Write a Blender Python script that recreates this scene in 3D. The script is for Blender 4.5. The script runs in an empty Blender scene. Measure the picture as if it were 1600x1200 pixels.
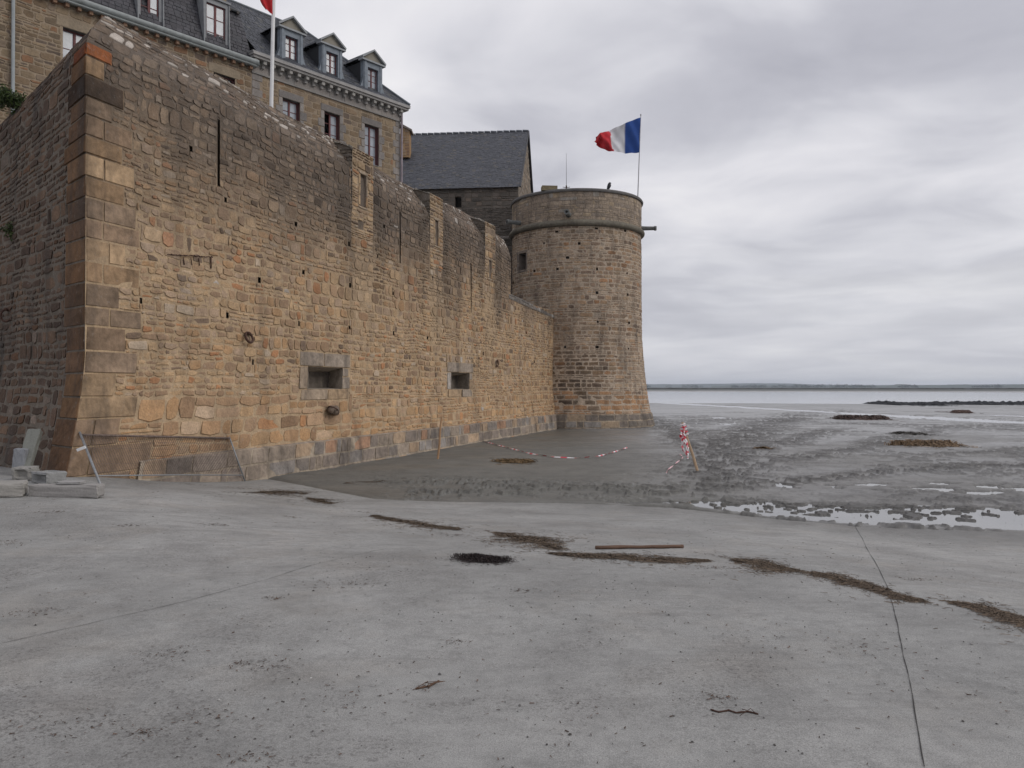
import bpy, bmesh, math, random
import numpy as np
from mathutils import Vector
random.seed(7)
SC = bpy.context.scene
COL = SC.collection
R = math.radians
EYE = 2.2            # metres from the mud flat up to the camera
FPX = 1250.0         # focal length in pixels of the 1600 px wide photograph

# ---------------------------------------------------------------- camera
cd = bpy.data.cameras.new("camera"); cam = bpy.data.objects.new("camera", cd); COL.objects.link(cam)
cam.location = (0, 0, EYE); cam.rotation_euler = (R(90.23), 0, 0)
cd.sensor_width = 36.0; cd.lens = 36.0*FPX/1600.0; cd.clip_start = 0.05; cd.clip_end = 30000
SC.camera = cam
SC.view_settings.view_transform = 'Standard'; SC.view_settings.look = 'None'
SC.view_settings.exposure = 0.0; SC.view_settings.gamma = 1.0

# ---------------------------------------------------------------- node helper
class NT:
    def __init__(s, tree): s.t = tree; s.n = tree.nodes; s.l = tree.links
    def add(s, typ, ins=None, **kw):
        n = s.n.new(typ)
        for k, v in kw.items(): setattr(n, k, v)
        if ins:
            for k, v in ins.items():
                sock = n.inputs[k]
                if hasattr(v, 'links') or isinstance(v, bpy.types.NodeSocket): s.l.new(v, sock)
                else: sock.default_value = v
        return n
    def math(s, op, a, b=0.0, c=0.0, clamp=False):
        n = s.add('ShaderNodeMath', {0: a, 1: b, 2: c}, operation=op); n.use_clamp = clamp; return n.outputs[0]
    def mix(s, f, a, b, mode='MIX'):
        n = s.add('ShaderNodeMix', None, data_type='RGBA', blend_type=mode)
        for k, v in ((0, f), (6, a), (7, b)):
            if isinstance(v, bpy.types.NodeSocket): s.l.new(v, n.inputs[k])
            else: n.inputs[k].default_value = (tuple(v)+(1,))[:4] if k else v
        return n.outputs[2]
    def ramp(s, f, pts):
        n = s.add('ShaderNodeValToRGB', {0: f}); cr = n.color_ramp
        while len(cr.elements) < len(pts): cr.elements.new(0.5)
        for e, (p, c) in zip(cr.elements, pts):
            e.position = p; e.color = (c, c, c, 1) if not hasattr(c, '__len__') else (tuple(c)+(1,))[:4]
        return n.outputs[0]
    def noise(s, vec, scale, detail=4, rough=0.55, dist=0.0):
        return s.add('ShaderNodeTexNoise', {'Vector': vec, 'Scale': scale, 'Detail': detail, 'Roughness': rough, 'Distortion': dist}).outputs[0]

# ---------------------------------------------------------------- world: overcast sky over a Nishita base
SUN_EL, SUN_AZ = R(36), R(103)       # azimuth clockwise from +Y (north): the light comes from the right
w = bpy.data.worlds.new("World"); SC.world = w; w.use_nodes = True
t = NT(w.node_tree); t.n.clear()
sky = t.add('ShaderNodeTexSky', sky_type='NISHITA'); sky.sun_disc = False
sky.sun_elevation = SUN_EL; sky.sun_rotation = SUN_AZ; sky.air_density = 1.0; sky.dust_density = 3.0
tc = t.add('ShaderNodeTexCoord'); sx = t.add('ShaderNodeSeparateXYZ', {0: tc.outputs['Generated']})
up = t.math('MAXIMUM', sx.outputs[2], 0.0)
den = t.math('ADD', up, 0.10)
cx = t.math('DIVIDE', sx.outputs[0], den); cy = t.math('DIVIDE', sx.outputs[1], den)
cv = t.add('ShaderNodeCombineXYZ', {0: cx, 1: cy, 2: 0.0}).outputs[0]
cs = t.add('ShaderNodeMapping', {'Vector': cv, 'Location': (3.7, 1.2, 0), 'Scale': (0.95, 0.9, 1)}).outputs[0]
n1 = t.noise(cs, 0.62, 5, 0.46, 0.5)
n2 = t.noise(cs, 1.7, 7, 0.52, 0.5)
dens = t.math('ADD', t.math('MULTIPLY', n1, 0.62), t.math('MULTIPLY', n2, 0.38))
cloud = t.ramp(dens, [(0.36, (0.44, 0.445, 0.505)), (0.45, (0.54, 0.545, 0.605)), (0.51, (0.66, 0.665, 0.72)), (0.57, (0.76, 0.76, 0.81)), (0.66, (0.88, 0.875, 0.905))])
hz = t.ramp(up, [(0.0, 1.0), (0.06, 0.85), (0.22, 0.0)])
strk = t.noise(t.add('ShaderNodeMapping', {'Vector': tc.outputs['Generated'], 'Scale': (1.6, 1.6, 15)}).outputs[0], 1.8, 4, 0.45, 0.3)
hcol = t.ramp(strk, [(0.32, (0.58, 0.595, 0.66)), (0.52, (0.70, 0.715, 0.77)), (0.70, (0.79, 0.80, 0.83))])
clo = t.mix(t.math('MULTIPLY', hz, 0.75), cloud, hcol)
ov = t.ramp(up, [(0.0, 1.0), (0.5, 1.05), (1.0, 1.45)])
clo2 = t.mix(1.0, t.mix(1.0, clo, ov, 'MULTIPLY'), (1.01, 1.0, .988), 'MULTIPLY')
skyd = t.mix(1.0, sky.outputs[0], (0.09, 0.09, 0.09), 'MULTIPLY')
fin = t.mix(0.94, skyd, clo2)
bg = t.add('ShaderNodeBackground', {'Color': fin, 'Strength': 1.0})
t.l.new(bg.outputs[0], t.add('ShaderNodeOutputWorld').inputs[0])

sd = bpy.data.lights.new("sun", 'SUN'); so = bpy.data.objects.new("sun", sd); COL.objects.link(so)
sd.energy = 1.0; sd.angle = R(35); sd.color = (1.0, 0.95, 0.88)
sdir = Vector((math.sin(SUN_AZ)*math.cos(SUN_EL), math.cos(SUN_AZ)*math.cos(SUN_EL), math.sin(SUN_EL)))
so.rotation_euler = sdir.to_track_quat('Z', 'Y').to_euler()

# ---------------------------------------------------------------- noise in numpy
def _h(i, j, s):
    n = (i*374761393 + j*668265263 + s*1442695041) & 0xffffffff
    n = ((n ^ (n >> 13))*1274126177) & 0xffffffff
    n = (n ^ (n >> 16)) & 0xffffffff
    return n/4294967295.0
def vn(x, y, s=0):
    x = np.asarray(x, float); y = np.asarray(y, float)
    xi = np.floor(x).astype(np.int64); yi = np.floor(y).astype(np.int64)
    fx = x-xi; fy = y-yi; fx = fx*fx*(3-2*fx); fy = fy*fy*(3-2*fy)
    a = _h(xi, yi, s); b = _h(xi+1, yi, s); c = _h(xi, yi+1, s); d = _h(xi+1, yi+1, s)
    return (a*(1-fx)+b*fx)*(1-fy)+(c*(1-fx)+d*fx)*fy
def fbm(x, y, s=0, o=4):
    r = 0; a = .5; f = 1.0; tot = 0
    for k in range(o): r = r+a*vn(x*f+k*17.3, y*f-k*9.1, s+k); tot += a; a *= .5; f *= 2.03
    return r/tot
def sst(x, a, b):
    q = np.clip((np.asarray(x, float)-a)/(b-a), 0, 1); return q*q*(3-2*q)

# ---------------------------------------------------------------- mesh helpers
class MB:
    """collects vertices, faces and point colours; build() links ONE mesh object"""
    def __init__(s): s.v = []; s.c = []; s.q = []; s.tr = []; s.ng = []; s.n = 0
    def add(s, v, quads=None, tris=None, col=(.5, .5, .5)):
        v = np.asarray(v, float).reshape(-1, 3); k = len(v); c = np.asarray(col, float)
        if c.ndim == 1: c = np.tile(c, (k, 1))
        s.v.append(v); s.c.append(c)
        if quads is not None and len(quads): s.q.append(np.asarray(quads, np.int64).reshape(-1, 4)+s.n)
        if tris is not None and len(tris): s.tr.append(np.asarray(tris, np.int64).reshape(-1, 3)+s.n)
        s.n += k
    def grid(s, P, col=(.5, .5, .5), keep=None):
        P = np.asarray(P, float); a, b = P.shape[:2]
        i = np.arange(a*b).reshape(a, b)
        q = np.stack([i[:-1, :-1], i[1:, :-1], i[1:, 1:], i[:-1, 1:]], -1)
        if keep is not None: q = q[keep]
        c = np.asarray(col, float)
        if c.ndim == 3: c = c.reshape(-1, 3)
        s.add(P.reshape(-1, 3), q.reshape(-1, 4), None, c)
    def box8(s, p, col=(.5, .5, .5)):
        s.add(p, [(0, 3, 2, 1), (4, 5, 6, 7), (0, 1, 5, 4), (1, 2, 6, 5), (2, 3, 7, 6), (3, 0, 4, 7)], None, col)
    def box(s, c, sz, rz=0.0, rot=None, col=(.5, .5, .5)):
        x, y, z = [a/2 for a in sz]
        p = np.array([(-x, -y, -z), (x, -y, -z), (x, y, -z), (-x, y, -z), (-x, -y, z), (x, -y, z), (x, y, z), (-x, y, z)])
        if rot is None:
            ca, sa = math.cos(rz), math.sin(rz); M = np.array([[ca, -sa, 0], [sa, ca, 0], [0, 0, 1]])
        else: M = np.asarray(rot, float)
        s.box8(p@M.T+np.asarray(c, float), col)
    def tube(s, pts, r, n=8, col=(.5, .5, .5), cap=True):
        pts = [Vector(p) for p in pts]; m = len(pts)
        rr = r if hasattr(r, '__len__') else [r]*m
        V = []; prev = None
        for i, p in enumerate(pts):
            d = (pts[min(i+1, m-1)]-pts[max(i-1, 0)]).normalized()
            a = d.orthogonal().normalized() if prev is None else (prev-d*prev.dot(d)).normalized()
            prev = a; b = d.cross(a)
            for k in range(n):
                th = 2*math.pi*k/n; V.append(p+(a*math.cos(th)+b*math.sin(th))*rr[i])
        Q = [(i*n+k, i*n+(k+1) % n, (i+1)*n+(k+1) % n, (i+1)*n+k) for i in range(m-1) for k in range(n)]
        T = []
        if cap:
            V += [pts[0], pts[-1]]
            T = [(m*n, (k+1) % n, k) for k in range(n)]+[(m*n+1, (m-1)*n+k, (m-1)*n+(k+1) % n) for k in range(n)]
        s.add([tuple(v) for v in V], Q, T, col)
    def lathe(s, prof, c, n=64, col=(.5, .5, .5), t0=0, t1=2*math.pi):
        th = np.linspace(t0, t1, n+1); P = np.zeros((len(prof), n+1, 3))
        for i, (r, z) in enumerate(prof):
            P[i, :, 0] = c[0]+r*np.sin(th); P[i, :, 1] = c[1]-r*np.cos(th); P[i, :, 2] = z
        s.grid(P.transpose(1, 0, 2), col)
    def build(s, name, mat, parent=None, smooth=False, loc=None):
        me = bpy.data.meshes.new(name)
        V = np.concatenate(s.v); C = np.concatenate(s.c)
        if loc is not None: V = V-np.asarray(loc)
        q = np.concatenate(s.q) if s.q else np.zeros((0, 4), np.int64)
        tr = np.concatenate(s.tr) if s.tr else np.zeros((0, 3), np.int64)
        me.vertices.add(len(V)); me.vertices.foreach_set('co', V.astype(np.float32).ravel())
        nl = len(q)*4+len(tr)*3; me.loops.add(nl); me.polygons.add(len(q)+len(tr))
        me.loops.foreach_set('vertex_index', np.concatenate([q.ravel(), tr.ravel()]).astype(np.int32))
        ls = np.concatenate([np.arange(len(q))*4, len(q)*4+np.arange(len(tr))*3]).astype(np.int32)
        me.polygons.foreach_set('loop_start', ls)
        me.polygons.foreach_set('use_smooth', np.full(len(ls), smooth))
        me.update(calc_edges=True); me.validate()
        at = me.color_attributes.new('Col', 'FLOAT_COLOR', 'POINT')
        cc = np.ones((len(V), 4), np.float32); cc[:, :3] = np.clip(C, 0, 1); at.data.foreach_set('color', cc.ravel())
        me.materials.append(mat)
        o = bpy.data.objects.new(name, me); COL.objects.link(o)
        if loc is not None: o.location = loc
        if parent is not None: o.parent = parent
        return o
def tag(o, label=None, cat=None, group=None, kind=None):
    if label: o['label'] = label
    if cat: o['category'] = cat
    if group: o['group'] = group
    if kind: o['kind'] = kind
    return o
def thing(name, label, cat, group=None):
    o = bpy.data.objects.new(name, None); COL.objects.link(o); o.empty_display_size = .3
    return tag(o, label, cat, group)

# ---------------------------------------------------------------- materials
def mat(name, rough=.8, fn=None, spec=.3, metal=0.0):
    m = bpy.data.materials.new(name); m.use_nodes = True; t = NT(m.node_tree); b = t.n['Principled BSDF']
    b.inputs['Roughness'].default_value = rough; b.inputs['Specular IOR Level'].default_value = spec; b.inputs['Metallic'].default_value = metal
    if fn: fn(t, b)
    return m
def f_attr(amount=.35, scale=30, bump=.35, spots=0.0, stain=0.0, bdist=.02):
    def fn(t, b):
        a = t.add('ShaderNodeAttribute', attribute_name='Col').outputs['Color']
        tc = t.add('ShaderNodeTexCoord').outputs['Object']
        n = t.noise(tc, scale, 6, .65); n2 = t.noise(tc, scale*.17, 4, .6)
        v = t.math('ADD', t.math('MULTIPLY', n, .6), t.math('MULTIPLY', n2, .4))
        k = t.add('ShaderNodeMapRange', {0: v, 1: .3, 2: .7, 3: 1-amount, 4: 1+amount}).outputs[0]
        c = t.mix(1.0, a, k, 'MULTIPLY')
        if stain:
            st = t.noise(t.add('ShaderNodeMapping', {'Vector': tc, 'Scale': (1, 1, .16)}).outputs[0], 1.6, 5, .6)
            c = t.mix(t.ramp(st, [(.5, 0), (.68, stain)]), c, (.055, .047, .042))
        if spots:
            sp = t.noise(tc, 9, 5, .7); c = t.mix(t.ramp(sp, [(.60, 0), (.68, spots)]), c, (.42, .41, .39))
        t.l.new(c, b.inputs['Base Color'])
        bp = t.add('ShaderNodeBump', {'Height': n, 'Strength': bump, 'Distance': bdist}); t.l.new(bp.outputs[0], b.inputs['Normal'])
    return fn
def f_flat(c, amount=.2, scale=12, bump=.1):
    def fn(t, b):
        tc = t.add('ShaderNodeTexCoord').outputs['Object']; n = t.noise(tc, scale, 5, .6)
        k = t.add('ShaderNodeMapRange', {0: n, 1: .3, 2: .7, 3: 1-amount, 4: 1+amount}).outputs[0]
        t.l.new(t.mix(1.0, (c[0], c[1], c[2], 1), k, 'MULTIPLY'), b.inputs['Base Color'])
        if bump: t.l.new(t.add('ShaderNodeBump', {'Height': n, 'Strength': bump, 'Distance': .01}).outputs[0], b.inputs['Normal'])
    return fn
M_ST = mat('masonry', .92, f_attr(.40, 22, .6, .22, .32), .2)
M_STD = mat('masonry_side', .92, f_attr(.5, 22, .6, .25, .7), .2)
M_QU = mat('dressed_stone', .9, f_attr(.5, 7, .8, .15, .55, .03), .2)
M_TW = mat('tower_masonry', .92, f_attr(.5, 12, .5, .3, .5), .2)
M_BLD = mat('house_stone', .9, f_attr(.3, 14, .3, .1, .12), .2)
M_SL = mat('slate', .62, f_attr(.3, 9, .15), .4)
M_ZN = mat('zinc', .45, f_flat((.25, .28, .32), .2, 6, .05), .5, .3)
M_LEAD = mat('lead_cladding', .55, f_flat((.17, .20, .235), .25, 5, .05), .4)
M_RED = mat('red_brown_joinery', .55, f_flat((.13, .045, .045), .2, 20, 0))
M_WHT = mat('white_paint', .5, f_flat((.72, .72, .72), .06, 6, 0))
M_GLASS = mat('window_glass', .08, f_flat((.30, .33, .37), .25, 2, 0), .8)
M_DARKGL = mat('dark_glass', .12, f_flat((.012, .012, .014), .2, 2, 0), .5)
M_VOID = mat('dark_interior', .95, f_flat((.022, .019, .017), .3, 8, 0), .1)
M_IRON = mat('rusted_iron', .8, f_flat((.075, .04, .028), .45, 40, .3), .3)
M_GALV = mat('galvanised_steel', .45, f_flat((.25, .26, .27), .2, 20, .05), .4, .3)
M_CONC = mat('block_concrete', .9, f_attr(.18, 30, .4), .2)
M_WOOD = mat('weathered_wood', .85, f_attr(.3, 45, .3), .2)
M_WEED = mat('seaweed_strands', .75, f_attr(.2, 30, 0), .3)
M_LEAF = mat('leaves', .6, f_attr(.3, 20, 0), .3)
M_CLOTH = mat('flag_cloth', .8, f_attr(.06, 6, .1), .15)
M_TAPE = mat('plastic_tape', .4, f_attr(.08, 20, 0), .4)
M_FEATH = mat('feathers', .7, f_attr(.2, 40, .1), .3)

# ---------------------------------------------------------------- masonry generator
def cells(U0, U1, V0, V1, hb, wb, split=.6, seed=1, snap=None):
    """irregular coursed stones: rows cut in blocks, blocks cut in layers, layers cut in stones"""
    rg = random.Random(seed); out = []; v = V0
    while v < V1-1e-4:
        h = rg.uniform(*hb); 
        if v+h > V1-hb[0]*.6: h = V1-v
        u = U0
        while u < U1-1e-4:
            bw = rg.uniform(2.2, 5)*wb[1]
            if u+bw > U1-wb[0]: bw = U1-u
            k = rg.random(); nl = 1 if k > split else (2 if k > split*.16 else 3)
            cuts = [0]+sorted((i+rg.uniform(-.22, .22))/nl for i in range(1, nl))+[1]
            for a, b in zip(cuts[:-1], cuts[1:]):
                x = u; hh = (b-a)*h
                while x < u+bw-1e-4:
                    sw = rg.uniform(*wb)*(.55+.45*min(1.6, hh/(hb[0]*.6)))
                    if x+sw > u+bw-wb[0]*.7: sw = u+bw-x
                    out.append((x, x+sw, v+a*h, v+b*h)); x += sw
            u += bw
        v += h
    return out
def subtract(cl, holes, mn=.035):
    for (a, b, c, d) in holes:
        new = []
        for (u0, u1, v0, v1) in cl:
            if u1 <= a or u0 >= b or v1 <= c or v0 >= d: new.append((u0, u1, v0, v1)); continue
            for p in ((u0, a, v0, v1), (b, u1, v0, v1), (max(u0, a), min(u1, b), v0, c), (max(u0, a), min(u1, b), d, v1)):
                if p[1]-p[0] > mn and p[3]-p[2] > mn: new.append(p)
        cl = new
    return cl
def stones(mb, f, cl, colfn, gap=.010, prot=(.008, .035), bev=.022, jit=.012, warp=.03, seed=3, mortar=(.36, .28, .2), rnd=.16, base=-.012, smear=.45):
    A = np.array(cl, float); N = len(A); rg = np.random.default_rng(seed)
    cu = (A[:, 0]+A[:, 1])/2; cv = (A[:, 2]+A[:, 3])/2; hu = (A[:, 1]-A[:, 0])/2-gap; hv = (A[:, 3]-A[:, 2])/2-gap
    hu = np.maximum(hu, .008); hv = np.maximum(hv, .008)
    sg = np.array([(-1, -1), (0, -1), (1, -1), (1, 0), (1, 1), (0, 1), (-1, 1), (-1, 0)], float)
    mn = np.minimum(hu, hv)
    ring = np.zeros((N, 8, 2))
    for k in range(8):
        pull = rnd*mn if k % 2 == 0 else 0
        ring[:, k, 0] = sg[k, 0]*(hu-pull*.8)+rg.normal(0, 1, N)*np.minimum(jit, mn*.3)
        ring[:, k, 1] = sg[k, 1]*(hv-pull*.8)+rg.normal(0, 1, N)*np.minimum(jit, mn*.3)
    sc_u = np.clip(1-bev/hu, .45, .98); sc_v = np.clip(1-bev/hv, .45, .98)
    inner = ring.copy(); inner[:, :, 0] *= sc_u[:, None]; inner[:, :, 1] *= sc_v[:, None]
    P = np.zeros((N, 17, 3)); P[:, :8, :2] = ring; P[:, 8:16, :2] = inner
    pr = rg.uniform(prot[0], prot[1], N)
    tu = rg.normal(0, .018, N); tv = rg.normal(0, .03, N)
    P[:, :8, 2] = base
    P[:, 8:16, 2] = pr[:, None]+inner[:, :, 0]*tu[:, None]+inner[:, :, 1]*tv[:, None]+rg.normal(0, .0035, (N, 8))*(prot[1]/.035)
    P[:, 16, 2] = pr+rg.uniform(0, .25, N)*(prot[1]-prot[0])
    U = P[:, :, 0]+cu[:, None]; V = P[:, :, 1]+cv[:, None]
    if warp:
        V = V+warp*(vn(U*1.1, V*.7, 5)-.5)*2+warp*.5*(vn(U*3.1, V*2, 8)-.5); U = U+warp*(vn(U*1.3, V*1.7, 6)-.5)*1.5
    W = f(U, V, P[:, :, 2])
    c = colfn(cu, cv, rg)
    C = np.repeat(c[:, None, :], 17, 1); mo = np.asarray(mortar, float)
    if mo.ndim == 1: mo = np.tile(mo, (N, 1))
    C[:, :8] = C[:, :8]*(1-smear)+mo[:, None, :]*smear; s2_ = smear*.45*rg.random((N, 8, 1)); C[:, 8:16] = C[:, 8:16]*(1-s2_)+mo[:, None, :]*s2_
    i = np.arange(8); j = (i+1) % 8
    q = np.stack([i, j, j+8, i+8], -1); tr = np.stack([i+8, j+8, np.full(8, 16)], -1)
    off = (np.arange(N)*17)[:, None, None]
    mb.add(W.reshape(-1, 3), (q[None]+off).reshape(-1, 4), (tr[None]+off).reshape(-1, 3), C.reshape(-1, 3))
def pick(pal, wts, n, rg):
    pal = np.array(pal, float); wts = np.array(wts, float)
    return pal[rg.choice(len(pal), n, p=wts/wts.sum())]
def backing(mb, f, us, vs, holes, colfn, d=0.0, warpfn=None):
    U, V = np.meshgrid(us, vs, indexing='ij'); P = f(U, V, np.full(U.shape, d))
    um = (us[1:]+us[:-1])/2; vm = (vs[1:]+vs[:-1])/2
    UM, VM = np.meshgrid(um, vm, indexing='ij'); keep = np.ones(UM.shape, bool)
    for (a, b, c, e) in holes: keep &= ~((UM > a) & (UM < b) & (VM > c) & (VM < e))
    mb.grid(P, colfn(U, V), keep)
def ticks(a, b, step, extra):
    s = list(np.arange(a, b, step))+[b]
    for e in extra:
        if a < e < b: s.append(e)
    return np.array(sorted(set(round(x, 4) for x in s)))
def recess(mb, f, u0, u1, v0, v1, depth, taper=0.0, col=(.3, .25, .2), backc=None, d0=.0, inner=None):
    """a rectangular hole going into the wall: four jambs and a back"""
    o = np.array([(u0, v0), (u1, v0), (u1, v1), (u0, v1)]); cu, cv = (u0+u1)/2, (v0+v1)/2
    i = np.stack([cu+(o[:, 0]-cu)*(1-taper), cv+(o[:, 1]-cv)*(1-taper*.3)], -1)
    if inner: i = np.array([(inner[0], inner[2]), (inner[1], inner[2]), (inner[1], inner[3]), (inner[0], inner[3])])
    A = f(o[:, 0], o[:, 1], np.full(4, d0)); B = f(i[:, 0], i[:, 1], np.full(4, -depth))
    mb.add(np.concatenate([A, B]), [(0, 1, 5, 4), (1, 2, 6, 5), (2, 3, 7, 6), (3, 0, 4, 7)], None, col)
    mb.add(B, [(0, 1, 2, 3)], None, col if backc is None else backc)

# ================================================================= GROUND
EDX = [-30, -7.8, -5.5, -2.7, 0.4, 3.0, 4.4, 5.6, 8.0, 14, 40]
EDY = [36, 22.2, 20.0, 16.9, 15.9, 15.0, 13.8, 13.0, 12.5, 11.0, 0]
def edge(X): return np.interp(X, EDX, EDY)
def z_end(X): return -.02-.01*sst(X, -1, 3)
def ramp_z(X, Y):
    X = np.asarray(X, float); Y = np.asarray(Y, float)
    tt = edge(X)-Y
    z = z_end(X)+(.6-z_end(X))*sst(tt, 0, 10.5)
    return z+.012*(fbm(X*.5, Y*.5, 3)-.5)*2*sst(tt, 0, 2)+.10*sst(-X, 6.8, 7.8)*sst(Y, 11, 13.6)
WATER = -.035
TRK = [([(1015, 652), (1045, 668), (1072, 690), (1100, 722), (1130, 742), (1180, 760)], .8, .9), ([(1120, 745), (1122, 715), (1150, 690), (1190, 668), (1240, 650), (1320, 640)], 1.5, 1.0),
       ([(1130, 742), (1210, 725), (1290, 712), (1380, 690), (1480, 668)], 1.0, .8), ([(700, 768), (850, 764), (950, 762), (1050, 768), (1150, 762), (1260, 748), (1400, 735), (1640, 728)], .75, .95),
       ([(1060, 770), (1140, 740), (1180, 705), (1290, 672)], .9, .9), ([(1010, 668), (1060, 660), (1150, 655), (1260, 660), (1400, 664), (1600, 672)], 2.2, .7), ([(1230, 715), (1330, 700), (1450, 712), (1600, 700)], .7, .7)]
def tracks(X, Y):
    out = np.zeros(X.shape); wx = X+.9*(vn(X*.5, Y*.3, 201)-.5); wy = Y+1.2*(vn(X*.3, Y*.4, 202)-.5)
    for pts, wd, st in TRK:
        P = [((x-800)/FPX*(EYE*FPX/(y-605)), EYE*FPX/(y-605)) for x, y in pts]; d = np.full(X.shape, 1e9)
        for (ax, ay), (bx, by) in zip(P[:-1], P[1:]):
            L2 = (bx-ax)**2+(by-ay)**2; tt = np.clip(((wx-ax)*(bx-ax)+(wy-ay)*(by-ay))/L2, 0, 1); d = np.minimum(d, np.hypot(wx-ax-tt*(bx-ax), wy-ay-tt*(by-ay)))
        out = np.maximum(out, st*np.exp(-(d/(wd*(1+np.clip(Y-25, 0, 40)*.02)))**2))
    return out
def mud_z(X, Y, want=False):
    X = np.asarray(X, float); Y = np.asarray(Y, float)
    r = np.hypot(X, Y); q = Y-edge(X)
    z = .025*(fbm(X*.35, Y*.35, 11, 3)-.5)*2
    # left part by the wall: smooth sand that laps over the foot of the slipway
    z += .03*sst(-X, -1.5, 3)*(1-sst(q, 0, 2.5))
    # clods and footprints
    fine = fbm(X*4.2, Y*3.6, 21, 4); fine2 = fbm(X*11, Y*10, 25, 3)
    band = np.exp(-((q-1.2-.6*(X < 3))/1.3)**2)*sst(X, -4.5, -1)                     # torn mud along the foot of the slipway
    trk = tracks(X, Y)
    gen = .20*sst(X-Y*.12, .8, 3.0)*(1-.6*sst(Y, 40, 90))*(.9+2.4*sst(fbm(X*.22, Y*.16, 15, 3), .45, .65))
    m = np.clip(np.maximum(np.maximum(band*.9, trk), gen), 0, 1)
    far = 1-sst(r, 60, 110)
    cf = sst(fine+.35*(fine2-.5)-.06*(1-m), .49, .58); z += m*far*(.065*cf-.01+.07*(fine2-.5)*cf)
    z += .012*(fine2-.5)*(1-sst(r, 30, 50))
    # water channels
    wob = (fbm(X*.6, Y*.6, 31, 3)-.5)
    hw = .2+.85*sst(X, 2.2, 5.5)
    c1 = (1-sst(np.abs(q-hw-.1+1.1*wob), hw*.75, hw*1.25+.1))*sst(X, .8, 3.0)
    cn = fbm(X*2.4, Y*2.4, 45, 4); clod = sst(fbm(X*4.2, Y*5.0, 46, 4)+.45*(cn-.5)+.3*(fine2-.5)+.10*sst(q/(hw*2+.1), .55, 1.0), .62, .67)*sst(q/(hw*2+.1), .18, .40)
    z = z*(1-c1)+(-.085+.075*clod+.03*(fine2-.5)*clod)*c1
    c2 = np.exp(-((Y-(18.0-.02*X)-1.6*wob)/.85)**2)*sst(X, 5.0, 7.0); c2 = sst(c2+.5*(fine-.5), .3, .6)
    z = z*(1-c2)+(-.07+.065*sst(fbm(X*1.5, Y*2.6, 52, 4)+.4*(fine-.5), .50, .58))*c2
    bank = np.exp(-((Y-(16.2-.12*(X-8)))/.9)**2)*sst(X, 5, 9); z -= .01*bank
    c3 = np.exp(-((X-(26+(86-Y)*.1667)-3*wob)/(.9+Y*.012))**2)*sst(Y, 30, 42)*(1-sst(Y, 105, 118)); z += -.17*c3
    c4 = sst(fbm(X*.10, Y*.045, 61, 4), .56, .66)*sst(r, 36, 60)*.085; z -= c4*(1-m*.8)
    z = np.where(r > 60, z+(-.20)*sst(r, 112, 126)*(1-sst(r, 330, 420))+.05*sst(r, 62, 80)*(1-sst(r, 105, 118)), z)
    z += (.28+.5*fbm(X*.012, Y*.004, 71, 3))*sst(r, 400, 560)
    # stay below the slipway slab where it passes over
    lf = sst(-X, -2, 2); under = sst(-q, .15+.75*lf, .6+1.9*lf); z = z*(1-under)+under*(-.35)
    if want: return z, np.clip(np.maximum(m*far*cf, c1*clod), 0, 1), bank
    return z

def hit(x, y, fz, n=60):
    """where the line of sight through photo point (x, y) meets the ground height fz"""
    dx, dz = (x-800)/FPX, (605-y)/FPX; Y = 1.0
    z = -.0
    for k in range(n):
        Y = (fz((x-800)/FPX*Y, Y)-EYE)/dz*.6+Y*.4
    return float(dx*Y), float(Y), float(fz(dx*Y, Y))
def GR(x, y): return hit(x, y, ramp_z)
def GM(x, y):
    z = 0.0; Y = (z-EYE)/((605-y)/FPX); return ((x-800)/FPX*Y, Y, float(mud_z((x-800)/FPX*Y, Y)))

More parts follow.
